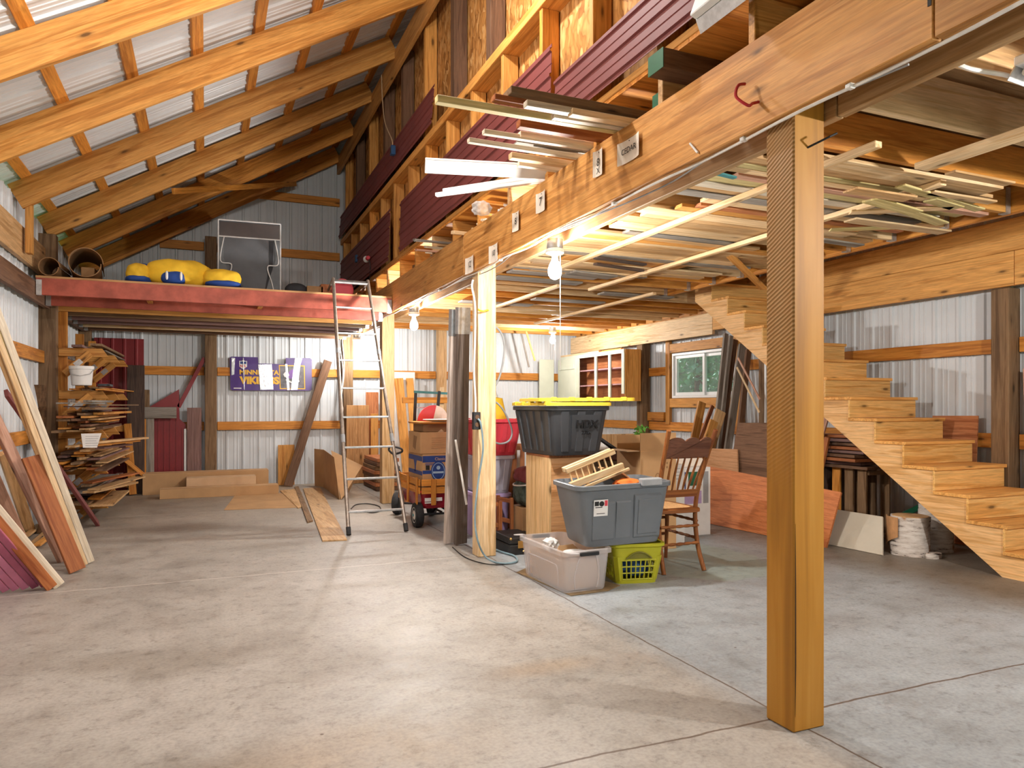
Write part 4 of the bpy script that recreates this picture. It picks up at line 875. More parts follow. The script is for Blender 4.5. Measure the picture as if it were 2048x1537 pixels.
bm = B(); lathe(bm, [(.008, 0), (.035, .02), (.045, .05), (.03, .09), (.018, .11)], 16, Matrix.Rotation(math.radians(-90), 4, 'X') @ Matrix.Translation((0, 0, -.05))); fin('glass', bm, MT['vinyl'], ub, True)
bm = B(); lathe(bm, [(.02, 0), (.028, .01), (.028, .06), (.02, .07)], 16, Matrix.Translation((0, -.05, 0)) @ Matrix.Rotation(math.radians(90), 4, 'X')); fin('socket', bm, MT['redp'], ub, True)
bm = B(); tube(bm, smooth_pts([(0, -.11, 0), (.02, -.13, -.1), (.03, -.05, -.25), (.03, .05, -.3)], 5), .005, 6); fin('wire', bm, MT['black'], ub, True)
# ================================================================== boards stored over the beam, sticking out
#   tip pixel, height, width, thickness, kind, far end shift
out = [((1014, 186), 2.73, .10, .035, 'brown', 3.2, 'thick brown'), ((1050, 208), 2.665, .045, .03, 'cream', 3.0, 'pale'), ((1105, 232), 2.66, .04, .028, 'cream', 2.9, 'pale'), ((986, 196), 2.70, .05, .028, 'cedar', 3.0, 'red cedar'),
       ((872, 199), 2.672, .045, .035, 'olive', 3.2, 'longest yellowish'), ((1112, 222), 2.69, .04, .03, 'cream', 2.9, 'short pale'), ((1036, 248), 2.69, .05, .04, 'cedar', 2.9, 'reddish'), ((1038, 270), 2.672, .04, .035, 'cream', 2.9, 'pale edged'),
       ((966, 264), 2.66, .035, .025, 'cream', 3.2, 'thin cream'), ((936, 281), 2.655, .035, .025, 'cream', 3.2, 'thin white'), ((1030, 286), 2.70, .06, .008, 'grey', 2.8, 'flat grey'), ((1070, 300), 2.675, .03, .02, 'cream', 2.8, 'slim cream'),
       ((1020, 312), 2.665, .05, .035, 'pale', 2.9, 'square pale'), ((1036, 328), 2.66, .035, .03, 'cream', 2.8, 'round ended pale'), ((1090, 338), 2.655, .03, .02, 'cream', 2.6, 'short slim'), ((1140, 225), 2.655, .05, .03, 'pale', 2.8, 'short tan')]
for k, (px, z, w_, t_, c, x1, q) in enumerate(out):
    p0 = onz(*px, z); p1 = V((x1, p0.y - .02 * (k % 3), z))
    board('stored_board', p0, p1, w_, t_, W_('X', c), f'{q} board sticking out over the beam, {nth(k)} by the cedar tag', 'board', None, wdir=(0, 1, 0) if w_ > t_ else (0, 0, 1))
board('white_trim', onz(850, 331, 2.70), V((2.6, 3.95, 2.70)), .11, .02, MT['white'], 'wide white painted trim sticking out over the beam', 'trim', wdir=(0, .9, -.5))
board('white_channel', onz(872, 390, 2.70), V((2.4, 4.02, 2.73)), .035, .025, MT['white'], 'thin white channel crossing below the wide white trim', 'trim', wdir=(0, 1, 0))
board('white_channel', onz(886, 382, 2.755), V((2.42, 4.06, 2.785)), .02, .03, MT['white'], 'second thin white channel beside the first', 'trim', wdir=(0, 1, 0))
# green ended beams
for (px, z, w_, h_, l) in (((1312, 125), 2.79, .12, .09, 'upper dark beam end painted green jutting from the joist bay'), ((1314, 200), 2.70, .07, .06, 'lower pine beam end painted green jutting from the joist bay')):
    p0 = onz(*px, z); p1 = V((3.0, p0.y, z))
    o = board('beam_end', p0, p1, h_, w_, W_('X', 'umber' if z > 2.75 else 'pine'), l, 'beam end', wdir=(0, 0, 1))
    L = p1.x - p0.x; bm = B(); box(bm, (-L / 2 - .003, -h_ / 2, -w_ / 2), (-L / 2, h_ / 2, w_ / 2)); fin('painted_end', bm, MT['greenp'], o)
# short trim ends farther back
ends_ = [((948, 425), .16, .03, 'clear'), ((965, 440), .10, .02, 'cream'), ((990, 430), .12, .02, 'cream'), ((1005, 418), .10, .02, 'cream'), ((955, 448), .05, .015, 'cream'), ((945, 458), .06, .02, 'pale'), ((905, 465), .08, .03, 'pale'), ((940, 470), .04, .02, 'cream'), ((828, 480), .09, .02, 'grey'), ((850, 494), .06, .02, 'cream'), ((832, 500), .07, .02, 'rose'), ((852, 505), .06, .02, 'cream'), ((862, 512), .05, .02, 'grey'), ((875, 494), .05, .02, 'pale')]
for k, (px, w_, t_, c) in enumerate(ends_):
    z = 2.655 + .022 * (k % 3)
    p0 = onz(*px, z); p1 = V((2.5 + .1 * (k % 3), p0.y + .03, z))
    if c == 'clear':
        bm = blobm((p0.x + .06, p0.y, z + .035), (.07, .05, .05), 4, 5, .11); T(fin('plastic_bag', bm, MT['bag'], smooth=True), 'crumpled clear plastic bag on the trim ends over the beam', 'bag'); continue
    board('trim_end', p0, p1, w_, t_, W_('X', c), f'{cname[c]} moulding end showing over the beam beyond the seven foot tag, {nth(k - 1)} back', 'moulding', 'moulding ends over the beam', wdir=(0, 1, .2))
for k, (px, w_, q) in enumerate([((1002, 424), .13, 'widest'), ((978, 437), .11, 'second widest'), ((968, 452), .08, 'thinner'), ((1012, 412), .10, 'topmost')]):
    z = 2.675 + .03 * k; p0 = onz(*px, z)
    board('crown_moulding', p0, V((2.3, p0.y + .02, z)), w_, .02, MT['white'], f'{q} white crown moulding end over the beam beside the clear plastic bag', 'moulding', wdir=(0, 1, .45))
board('bark_pole', onz(826, 536, 2.67), V((2.5, onz(826, 536, 2.67).y, 2.67)), .06, .05, MT['bark'], 'short bark covered stick end over the beam', 'stick')
# ================================================================== paper tags, hook, cables on the beam
BX = 1.962
Mtag = Matrix(((0, 0, -1, 0), (-1, 0, 0, 0), (0, 1, 0, 0), (0, 0, 0, 1)))   # text plane facing -x, reading towards the viewer
def tag(px, py, w_, h_, s, size, label, rot=0, extra=None):
    p = onx(px, py, BX); t = empty('paper_tag', p, 0, label, 'tag')
    bm = B(); n = 6
    for i in range(n):
        a0, a1 = -w_ / 2 + w_ * i / n, -w_ / 2 + w_ * (i + 1) / n; f = lambda a: -.004 - .012 * abs(a / w_ * 2) ** 3
        vs = [(f(a0), a0, -h_ / 2), (f(a1), a1, -h_ / 2), (f(a1), a1, h_ / 2), (f(a0), a0, h_ / 2)]
        bm.faces.new([bm.verts.new(V(v)) for v in vs])
    bmesh.ops.remove_doubles(bm, verts=bm.verts[:], dist=1e-5)
    o = fin('paper', bm, MT['paper'], t); m = o.modifiers.new('thickness', 'SOLIDIFY'); m.thickness = .0008
    text(s, size, MT['ink'], 'handwriting', t, Matrix.Translation((-.0125, 0, 0)) @ Mtag, .0004)
    if extra: text(extra[0], extra[1], MT['ink'], 'handwriting', t, Matrix.Translation((-.0125, 0, extra[2])) @ Mtag, .0004)
    bm = B(); lathe(bm, [(.001, 0), (.003, .001), (.003, .003)], 8, Matrix.Translation((-.006, 0, h_ * .4)) @ Matrix.Rotation(-math.pi / 2, 4, 'Y')); fin('tack', bm, MT['black'], t)
    return t
tag(1261, 300, .20, .115, 'CEDAR', .042, 'paper tag reading cedar nailed to the beam')
tag(1200, 326, .10, .14, '8', .06, 'paper tag with a crossed out number next to the cedar tag', extra=('X', .05, -.045))
tag(1085, 404, .13, .125, "7'", .075, 'paper tag reading seven feet on the beam above the bright bulb')
tag(1035, 443, .11, .13, "8'", .065, 'paper tag reading eight feet on the beam')
tag(990, 507, .17, .13, "10'", .06, 'curled paper tag between the eight foot tag and the outlet post')
tag(942, 530, .19, .13, "12'", .07, 'curled paper tag on the beam just above the outlet post')
hk = empty('red_hook', onx(1495, 190, BX), 0, 'red vinyl coated hook screwed into the beam', 'hook')
bm = B(); o = hk.location; q = [onx(1490, 168, 1.93) - o, onx(1478, 170, 1.90) - o, onx(1472, 182, 1.885) - o, onx(1474, 196, 1.88) - o, onx(1496, 211, 1.90) - o, onx(1505, 207, 1.93) - o, onx(1517, 204, 1.962) - o]
tube(bm, smooth_pts(q, 6), .006, 8); fin('coated_rod', bm, MT['redhook'], hk, True)
bm = B(); lathe(bm, [(.004, 0), (.004, .012)], 8, Matrix.Translation(q[-1]) @ Matrix.Rotation(-math.pi / 2, 4, 'Y')); fin('screw_end', bm, MT['galv'], hk)
bm = B(); pts = []
for i in range(40):
    y = -.5 + i * .31; pts.append((1.99 + .012 * math.sin(i * 2.1), y, 2.293 - .006 * abs(math.sin(i * 1.3))))
tube(bm, smooth_pts(pts, 3), .006, 6); T(fin('power_cable', bm, MT['whitec'], smooth=True), 'white power cable stapled along the bottom edge of the beam', 'cable')
bm = B(); pts = []
for i in range(26):
    y = 1.6 + i * .31; pts.append((2.02 + .02 * math.sin(i * 1.7 + 1), y, 2.296 + .02 * math.sin(i * .9)))
tube(bm, smooth_pts(pts, 3), .004, 6); T(fin('power_cable', bm, MT['greyc'], smooth=True), 'thin grey cable running between the two beam plies', 'cable')
for k, y in enumerate((1.78, 2.3, 3.3, 4.9, 6.4)):
    bm = B(); box(bm, (1.975, y - .012, 2.283), (2.002, y + .012, 2.301)); T(fin('cable_staple', bm, MT['white'], bevel=.003), f'white cable clip under the beam, {nth(k)} from the front', 'clip', 'cable clips under the beam')
bm = B(); p = onx(1685, 295, 2.09); tube(bm, [(2.07, 2.07, 2.185), (2.12, 1.99, 2.215), (2.15, 1.985, 2.23)], .004, 6); T(fin('bent_nail', bm, MT['ink'], smooth=True), 'long dark nail driven into the big rough post', 'nail')
bm = B(); tube(bm, [onx(1380, 287, 1.955), onx(1395, 305, 1.955)], .005, 6); T(fin('white_staple', bm, MT['white']), 'small white staple on the beam face', 'staple')
board('saw_kerf', (1.9635, 1.474, 2.40), (1.9635, 1.474, 2.50), .012, .002, MT['ink'], 'dark saw cut in the beam face near the joint', 'saw cut', wdir=(0, 1, 0))
# fluorescent fixtures
def tubelamp(p0, p1, label, w_=.09, up=(0, 0, 1)):
    M, L = frame_of(p0, p1, up); t = bpy.data.objects.new('fluorescent_fixture', None); COL.objects.link(t); t.matrix_world = M; T(t, label, 'lamp')
    bm = B(); box(bm, (-L / 2, -w_ / 2, 0), (L / 2, w_ / 2, .035)); fin('fixture_body', bm, MT['vinyl'], t, bevel=.004)
    bm = B(); prism(bm, [(-w_ / 2, 0), (-w_ * .95, -.04), (-w_ * .9, -.04), (-w_ / 2 + .008, 0)], lambda a, b: V((-L / 2, a, b)), (L, 0, 0)); fin('reflector', bm, MT['galv'], t)
    bm = B(); prism(bm, [(w_ / 2, 0), (w_ * .95, -.04), (w_ * .9, -.04), (w_ / 2 - .008, 0)], lambda a, b: V((-L / 2, a, b)), (L, 0, 0)); fin('reflector', bm, MT['galv'], t)
    bm = B(); tube(bm, [(-L / 2 + .03, 0, -.02), (L / 2 - .03, 0, -.02)], .014, 10); fin('glass_tube', bm, MT['white'], t, True)
tubelamp(onx(1398, 22, 1.86), V((1.86, 1.1, onx(1398, 22, 1.86).z)), 'unlit fluorescent fixture hung before the maroon panel', up=(.35, 0, .94))
tubelamp((2.62, 1.62, 2.415), (4.3, 1.75, 2.415), 'unlit fluorescent tube under the joists at the picture corner', .05, (0, 1, 0))
bm = B(); tube(bm, smooth_pts([onz(1905, 122, 2.42), onz(1940, 138, 2.40), onz(2010, 150, 2.41), onz(2060, 165, 2.42)], 5), .008, 6); T(fin('ceiling_cable', bm, MT['whitec'], smooth=True), 'white cable sagging under the joists at the picture corner', 'cable')
# ================================================================== lumber stored under the storage ceiling
cl = ['pale', 'tan', 'olive', 'pale', 'rose', 'olive', 'cream', 'tan', 'grey', 'pale', 'redply', 'pine']
n = 0
y = 2.62
while y < 5.9:
    w_ = R.choice([.05, .06, .07, .09, .09, .14, .18 if y > 3.6 else .08]); c = cl[n % 12] if y < 3.9 else ['tan', 'pale', 'grey', 'tan', 'pine', 'pale', 'tan'][n % 7]
    xa = 2.24 + R.uniform(0, .5); xb = R.uniform(3.7, 4.55); t_ = R.choice([.018, .02, .03])
    a = R.uniform(-.02, .02)
    board('ceiling_board', (xa, y + w_ / 2, 2.424 + t_ / 2), (xb, y + w_ / 2 + a, 2.424 + t_ / 2), w_, min(t_, .0195), W_('X', c), f'{cname[c]} board lying on the strips under the ceiling, {nth(n)} back from the big rough post', 'board', 'boards stored under the ceiling', wdir=(0, 1, 0), bevel=.001)
    y += w_ + R.choice([.004, .006, .03 if y < 4 else .008]); n += 1
# offcuts splayed at the stair end, their olive wood carries the greenish light there
sp = [((1660, 460), (1795, 455), 'olive'), ((1700, 425), (1905, 415), 'pale'), ((1740, 400), (1830, 425), 'olive'), ((1800, 372), (1960, 420), 'olive'), ((1780, 410), (1885, 448), 'olive'), ((1700, 440), (1890, 465), 'pale'), ((1860, 385), (1985, 405), 'pale'), ((1640, 480), (1720, 492), 'grey'), ((1700, 380), (1820, 398), 'tan'), ((1900, 345), (2020, 368), 'tan'), ((1860, 400), (1915, 416), 'olive')]
for k, (a, b, c) in enumerate(sp):
    z = 2.395 - .006 * (k % 3)
    board('ceiling_offcut', onz(*a, z), onz(*b, z), .06 + .02 * (k % 3), .012, W_('X', c), f'{cname[c]} offcut splayed under the ceiling near the stair header, {nth(k)} of those', 'offcut', 'offcuts by the stair header', wdir=(-.3, 1, 0))
board('blue_strip', onz(1430, 346, 2.41), onz(1470, 356, 2.41), .03, .012, MT['teal'], 'short blue painted strip among the ceiling boards', 'strip', wdir=(0, 1, 0))
for k, (a, b, w_) in enumerate([((1190, 516), (1290, 530), .05), ((1190, 528), (1285, 542), .05), ((1140, 545), (1225, 555), .16)]):
    board('dark_strip', onz(*a, 2.40), onz(*b, 2.40), w_, .018, W_('X', 'grey' if k == 2 else 'dark'), ['slim dark strip nearer the stairs under the ceiling boards', 'dark strip with a pale edge under the ceiling boards', 'wide grey board behind the bright bulb'][k], 'strip', wdir=(0, 1, 0))
for k, (x, y) in enumerate([(2.5, 6.3), (3.4, 7.4), (2.7, 7.9), (3.9, 6.75), (2.5, 5.95)]):
    board('grey_plank', (x, y, 2.43), (x + .9, y, 2.43), .15, .018, W_('X', 'grey'), f'grey weathered plank under the rear joists, {nth(k)} of them', 'plank', 'grey planks under the rear joists', wdir=(0, 1, 0))
# moulding sticks dangling near the far bulb
for k, (a, b, Y) in enumerate([((1058, 682), (1070, 722), 10.785), ((1046, 682), (1058, 735), 11.195)]):
    pa, pb = ony(*a, Y), ony(*b, Y); pa = pb + (pa - pb) * ((2.443 - pb.z) / (pa.z - pb.z))
    board('dangling_stick', pa, pb, .03, .015, W_('X', 'pine' if k == 0 else 'grey'), ['pale stick hanging from the joists near the far bulb', 'grey stick hanging beside the pale one'][k], 'stick', wdir=(1, 0, 0))
# ================================================================== stepladder leaning on the loft edge
ld_ = empty('stepladder', (1.5, 6.79, 0), 0, 'old grey metal stepladder leaning on the red loft beam', 'ladder')
o = V((1.5, 6.79, 0)); La, Lb = V((1.225, 6.79, .012)) - o, V((1.775, 6.79, .012)) - o; Lc, Ld = V((1.30, 8.16, 2.64)) - o, V((1.685, 8.16, 2.64)) - o
for a, b in ((La, Lc), (Lb, Ld)):
    bm = B(); tube(bm, [a, b], .019, 10); r = fin('rail', bm, MT['alu'], ld_, True)
    bm = B(); tube(bm, [a.lerp(b, .0), a.lerp(b, .025)], .023, 10); fin('rubber_foot', bm, MT['blackr'], r, True)
    for f0, f1 in ((.32, .35), (.67, .69)):
        bm = B(); tube(bm, [a.lerp(b, f0), a.lerp(b, f1)], .0215, 10); fin('joint_sleeve', bm, MT['greyc'], r, True)
for k in range(9):
    f = .075 + k * .1135
    bm = B(); p, q = La.lerp(Lc, f), Lb.lerp(Ld, f); bar(bm, p, q, .034, .02, (0, 1, 0)); fin('rung', bm, MT['galv'], ld_, bevel=.004)
for a in (Lc, Ld):
    bm = B(); tube(bm, [a, a + V((-.01, .28, -.09))], .015, 8); fin('hinged_leg', bm, MT['alu'], ld_, True)
bm = B(); tube(bm, [Lc + V((0, .02, -.02)), Ld + V((0, .02, -.02))], .015, 8); fin('top_bar', bm, MT['galv'], ld_, True)
bm = B(); pts = [onz(*p, .008) for p in ((702, 1018), (712, 1010), (735, 1008), (758, 1013), (760, 1022), (745, 1026), (728, 1024), (712, 1026))]
tube(bm, smooth_pts(pts, 5), .006, 6); T(fin('extension_cord', bm, MT['black'], smooth=True), 'black cord looped on the floor behind the ladder foot', 'cord')
# ================================================================== boards behind the wagon
wallrect('white_sheet', 783, 745, 830, 990, 11.50, MT['white'], 'white panel standing against the end wall', 'panel', .012, floor=True)
for k, (a, b, l) in enumerate([((797, 757), (812, 900), 'first'), ((819, 757), (832, 900), 'second')]):
    p0 = ony(b[0] + 4, 985, 11.2); p0.z = .01; board('pine_board', p0, ony(*a, 11.46), .15 if k == 0 else .12, .02, W_('X', 'pine'), f'knotty pine board on the white panel, {l} from the ladder post', 'board', wdir=(1, 0, 0))
board('orange_board', ony(805, 801, 9.6), ony(905, 801, 9.6), .08, .04, W_('X', 'orange'), 'level orange board behind the boxes on the wagon', 'board')
board('support_stick', ony(884, 775, 9.64), V((ony(880, 900, 9.64).x, 9.64, .01)), .06, .03, W_('X', 'pale'), 'pale stick standing behind the level orange board', 'stick', wdir=(1, 0, 0))
bm = B(); box(bm, (2.28, 8.75, 0), (2.62, 9.1, .33)); T(fin('wood_box', bm, W_('X', 'redply'), bevel=.004), 'small brown wooden box behind the wagon wheels', 'box')
# ================================================================== wagon
wg = empty('garden_wagon', (2.2, 7.35, 0), 0, 'red wagon with orange slatted sides loaded with boxes', 'wagon')
x0, x1, y0, y1 = -.24, .24, -.42, .42
bm = B(); loft(bm, [rl(.20, .38, .05, .19), rl(.235, .415, .05, .34), rl(.245, .425, .05, .345), rl(.235, .415, .05, .35), rl(.21, .39, .05, .21)]); fin('tray', bm, MT['redw'], wg, True)
bm = B(); box(bm, (-.2, -.4185, .265), (-.02, -.4165, .30)); box(bm, (-.2, -.4185, .245), (-.08, -.4165, .258)); fin('plate_sticker', bm, MT['white'], wg)
def slat(nm, p0, p1, w_=.065): return board(nm, p0, p1, w_, .014, W_('X', 'orange'), parent=wg)
for z in (.375, .455):
    slat('slat', (x0 - .012, y0, z), (x0 - .012, y1, z)); slat('slat', (x1 + .012, y0, z), (x1 + .012, y1, z)); slat('slat', (x0, y0 - .02, z), (x1, y0 - .02, z)); slat('slat', (x0, y1 + .02, z), (x1, y1 + .02, z))
for y in (-.36, -.02, .33):
    for s in (-1, 1): board('stake', (s * .268, y, .22), (s * .268, y, .505), .05, .014, W_('X', 'orange'), parent=wg, wdir=(0, 1, 0))
for x in (-.12, .16): board('stake', (x, y0 - .036, .23), (x, y0 - .036, .49), .05, .014, W_('X', 'orange'), parent=wg, wdir=(1, 0, 0))
def wheel(par, c, r, w_, ang, hub):
    M = Matrix.Translation(c) @ Matrix.Rotation(ang, 4, 'Z') @ Matrix.Rotation(math.pi / 2, 4, 'Y')
    bm = B(); lathe(bm, [(r * .6, -w_ * .42), (r * .8, -w_ * .5), (r * .95, -w_ * .42), (r, -w_ * .2), (r, w_ * .2), (r * .95, w_ * .42), (r * .8, w_ * .5), (r * .6, w_ * .42)], 28, M); t = fin('wheel', bm, MT['blackr'], par, True)
    bm = B(); lathe(bm, [(.015, -w_ * .5), (r * .25, -w_ * .46), (r * .5, -w_ * .38), (r * .62, -w_ * .44), (r * .62, w_ * .44), (r * .5, w_ * .38), (r * .25, w_ * .46), (.015, w_ * .5)], 24, M); fin('hub', bm, hub, t, True)
    bm = B(); lathe(bm, [(.012, -w_ * .58), (.016, -w_ * .5), (.016, w_ * .5), (.012, w_ * .58)], 12, M); fin('axle_cap', bm, MT['teal'], t, True)
for s in (-1, 1): wheel(wg, (s * .25, -.33, .125), .125, .085, 0, MT['hubw'])
for s in (-1, 1): wheel(wg, (-.05 + s * .17, .50 - s * .10, .125), .125, .085, math.radians(-32), MT['greyd'])
bm = B(); tube(bm, [(0, -.33, .14), (0, .5, .14)], .012, 8); tube(bm, [(-.22, -.33, .125), (.22, -.33, .125)], .012, 8); tube(bm, [(-.2, .6, .125), (.1, .41, .125)], .012, 8); tube(bm, [(-.1, -.33, .125), (0, -.2, .2)], .012, 8); tube(bm, [(-.05, .50, .125), (0, .3, .2)], .014, 8); tube(bm, [(.1, -.33, .125), (0, -.2, .2)], .012, 8); fin('axle_frame', bm, MT['black'], wg, True)
bm = B(); tube(bm, smooth_pts([(-.05, .55, .14), (-.16, .72, .45), (-.22, .8, .66)], 5), .013, 8)
tube(bm, smooth_pts([(-.22, .8, .66), (-.27, .81, .71), (-.25, .80, .75), (-.15, .74, .73), (-.14, .74, .69), (-.22, .8, .66)], 5), .012, 8); fin('pull_handle', bm, MT['black'], wg, True)
# boxes on the wagon
bb = carton(1.985, 2.42, 6.96, 7.50, .362, .735, MT['card'], 'blue printed fruit box standing in the wagon', tape=False)
def fpatch(par, nm, a0, a1, z0, z1, y, mat, t=.0015):
    bm = B(); box(bm, (a0, y, z0), (a1, y + t, z1)); return fin(nm, bm, mat, par)
y = -.2715
fpatch(bb, 'blue_band', -.217, .217, .29, .355, y, MT['bluep']); fpatch(bb, 'blue_band', -.217, .217, .175, .21, y, MT['bluep'])
text('Classic 5', .04, MT['cardl'], 'lettering', bb, Matrix.Translation((-.02, y - .001, .322)) @ MB, .0004)
bm = B(); M_ = Matrix.Translation((-.055, y - .002, .20)) @ Matrix.Rotation(math.pi / 2, 4, 'X') @ Matrix.Diagonal((.8, 1.05, 1, 1)); lathe(bm, [(.095, 0), (.095, .002)], 28, M_); fin('oval_emblem', bm, MT['bluep'], bb)
bm = B(); M_ = Matrix.Translation((-.055, y - .0042, .20)) @ Matrix.Rotation(math.pi / 2, 4, 'X') @ Matrix.Diagonal((.8, 1.05, 1, 1)); lathe(bm, [(.082, 0), (.082, .001), (.076, .001), (.076, 0)], 28, M_, cap=False); lathe(bm, [(.02, 0), (.02, .001)], 12, Matrix.Translation((-.055, y - .0042, .235)) @ Matrix.Rotation(math.pi / 2, 4, 'X')); box(bm, (-.11, y - .0045, .178), (0, y - .004, .198)); fin('emblem_lines', bm, plain('pale_blue_ink', (.35, .5, .65), .5), bb)
fpatch(bb, 'hand_hole', -.185, -.145, .215, .26, y - .001, MT['ink']); fpatch(bb, 'slot', .04, .15, .262, .285, y, MT['bluep'])
for k in range(3): fpatch(bb, 'small_print', -.19, -.06 + .02 * k, .262 - .0 * k + .008 * k, .266 + .008 * k, y, MT['bluep'])
for z0, z1 in ((.30, .35), (.16, .20)):
    bm = B(); box(bm, (-.2195, -.26, z0), (-.2178, .26, z1)); fin('side_band', bm, MT['bluep'], bb)
bm = B(); prism(bm, [(-.06, .30), (.06, .30), (.02, .24), (.02, .18), (-.02, .18), (-.02, .24)], lambda a, b: V((-.2195, a, b)), (.0015, 0, 0)); fin('side_print', bm, MT['bluep'], bb)
cb = carton(1.965, 2.43, 6.96, 7.42, .738, .955, MT['card'], 'open brown carton on top of the blue printed box', tape=False, flaps=True)
for k in range(6): fpatch(cb, 'printed_line', -.12, .05 + .012 * (k % 3), .155 - .02 * k, .159 - .02 * k, -.2318, MT['cardd'])
bm = B(); prism(bm, [(-.10, .17), (.02, .18), (.06, .06), (-.04, .03)], lambda a, b: V((-.2335, a, b)), (.001, 0, 0)); fin('side_print', bm, MT['cardd'], cb)
bm = B(); prism(bm, [(-.06, .20), (.0, .245), (.03, .215), (.14, .225), (.16, .20)], lambda a, b: V((a, -.18, b)), (0, .006, 0)); fin('loose_paper', bm, MT['cardl'], cb)
tb = carton(2.01, 2.40, 7.02, 7.40, .957, 1.035, MT['cardd'], 'low dark carton under the wooden tray', tape=False)
bm = B(); loft(bm, [rl(.235, .24, .03, 0), rl(.245, .25, .03, .018)]); bmesh.ops.translate(bm, verts=bm.verts[:], vec=(2.2, 7.2, 1.037)); T(fin('wood_tray', bm, W_('X', 'orange')), 'thin wooden tray lying on the top carton', 'tray')
bm = B(); lathe(bm, [(.06, 0), (.12, .006), (.17, .02), (.168, .024), (.1, .010), (.0, .008)], 28, Matrix.Translation((2.22, 7.16, 1.057)) @ Matrix.Diagonal((1, .9, 1, 1)), cap=False); T(fin('platter', bm, MT['wfab'], smooth=True), 'cream oval platter on the wooden tray', 'platter')
sd = empty('toy_saucer', (2.24, 7.42, 1.056), 0, 'round red and white disc standing behind the platter', 'disc')
for nm, a0, a1, m in (('red_half', 80, 180, 'redp'), ('white_half', 0, 80, 'wfab')):
    bm = B(); pts = [(0, 0)] + [(.17 * math.cos(math.radians(a0 + (a1 - a0) * i / 10)), .17 * math.sin(math.radians(a0 + (a1 - a0) * i / 10))) for i in range(11)]
    prism(bm, pts, lambda a, b: V((a, .03 * (1 - b / .17), b)), (0, .012, 0)); fin(nm, bm, MT[m], sd)
sf = empty('folding_stand', (2.27, 7.52, 1.0), 0, 'dark legged stand with a teal top bar behind the disc', 'stand')
bm = B(); bar(bm, (-.22, 0, .37), (.25, 0, .35), .025, .02); fin('top_bar', bm, MT['teal'], sf)
for a, b in (((-.2, 0, .37), (-.215, 0, .058)), ((.06, -.01, .38), (.03, -.01, .058)), ((.22, 0, .35), (.225, 0, .058))):
    bm = B(); bar(bm, a, b, .03, .015, (1, 0, 0)); fin('leg', bm, MT['black'], sf)
bm = B(); bar(bm, (-.21, 0, .20), (.05, 0, .20), .012, .012); fin('crossbar', bm, MT['galv'], sf)
carton(2.52, 2.88, 6.9, 7.3, 0, .80, MT['cardd'], 'tall dark carton on the floor beside the wagon', tape=False)
def tote(name, loc, rz, hx, hy, tx, ty, h, mat, label, cat='tote', ribs=(3, 2), rim=.018, tilt=None, group=None, base_r=.04):
    t = empty(name, loc, rz, label, cat, group)
    bm = B()
    loft(bm, [rl(hx, hy, base_r, 0), rl(hx + .006, hy + .006, base_r, .012), rl(tx, ty, base_r + .015, h - .035), rl(tx + rim, ty + rim, base_r + .025, h - .03), rl(tx + rim, ty + rim, base_r + .025, h - .004), rl(tx + rim - .004, ty + rim - .004, base_r + .02, h), rl(tx - .003, ty - .003, base_r + .01, h), rl(hx - .006, hy - .006, base_r - .005, .012)])
    body = fin('tote_body', bm, mat, t, True)
    bm = B()
    def rib(side, c, w_, z0=.03, z1=h - .04, d=.012):
        vs = []
        for z in (z0, z1):
            f = z / (h - .035)
            ex = (hx + (tx - hx) * f, hy + (ty - hy) * f)
            k = 1 + .12 * (f - .5)
            for dd, ww in ((-.004, w_), (d, w_ * .72)):
                for s in (-1, 1):
                    a = c * (ex[1] / ty if side in 'lr' else ex[0] / tx) + s * ww / 2 * k
                    p = {'f': (a, -ex[1] - dd), 'b': (a, ex[1] + dd), 'l': (-ex[0] - dd, a), 'r': (ex[0] + dd, a)}[side]
                    vs.append(bm.verts.new(V((p[0], p[1], z))))
        i0, i1, o0, o1, I0, I1, O0, O1 = vs
        for f in ((o0, o1, O1, O0), (i0, o0, O0, I0), (o1, i1, I1, O1), (i0, i1, o1, o0), (I0, I1, O1, O0)): bm.faces.new(f)
    nx, ny = ribs
    for i in range(nx): 
        for s in 'fb': rib(s, (i - (nx - 1) / 2) * 2 * tx / (nx + .4), 2 * tx / (nx + .4) * .55)
    for i in range(ny):
        for s in 'lr': rib(s, (i - (ny - 1) / 2) * 2 * ty / (ny + .4), 2 * ty / (ny + .4) * .55)
    if nx or ny: fin('side_ribs', bm, mat, t)
    else: bm.free()
    return t
tote('red_bin', (2.69, 7.1, .803), 0, .14, .17, .17, .2, .27, MT['redp'], 'red plastic bin half hidden by the leaning dark planks', ribs=(2, 2))
# ================================================================== planks and cords at the outlet post
for k, (b, a, w_, c, l, Y0, Y1) in enumerate([((899, 1089), (912, 620), .105, 'ash', 'lighter plank with a metal cap leaning beside the outlet post', 6.06, 5.80), ((921, 1088), (926, 616), .115, 'soot', 'darker plank with a metal cap leaning beside the outlet post', 5.98, 5.72)]):
    p0 = ony(*b, Y0); p0.z = .012; p1 = ony(*a, Y1)
    pb = board('capped_plank', p0, p1, w_, .04, W_('X', c), l, 'plank', wdir=(1, .25, 0)); L = (p1 - p0).length
    bm = B(); box(bm, (L / 2 - .22, -w_ / 2 - .003, -.023), (L / 2 + .003, w_ / 2 + .003, .023)); fin('metal_cap', bm, MT['galv'], pb)
p0 = ony(933, 1010, 5.74); board('thin_stick', p0, ony(911, 880, 5.76), .018, .008, MT['wfab'], 'thin pale stick leaning on the capped planks', 'stick', wdir=(1, 0, 0))
ob = empty('outlet_box', ony(951, 842, 5.425), 0, 'brown power outlet box screwed to the pale post', 'outlet')
bm = B(); box(bm, (-.03, -.04, -.07), (.03, .004, .07)); fin('box_case', bm, MT['black'], ob, bevel=.004)
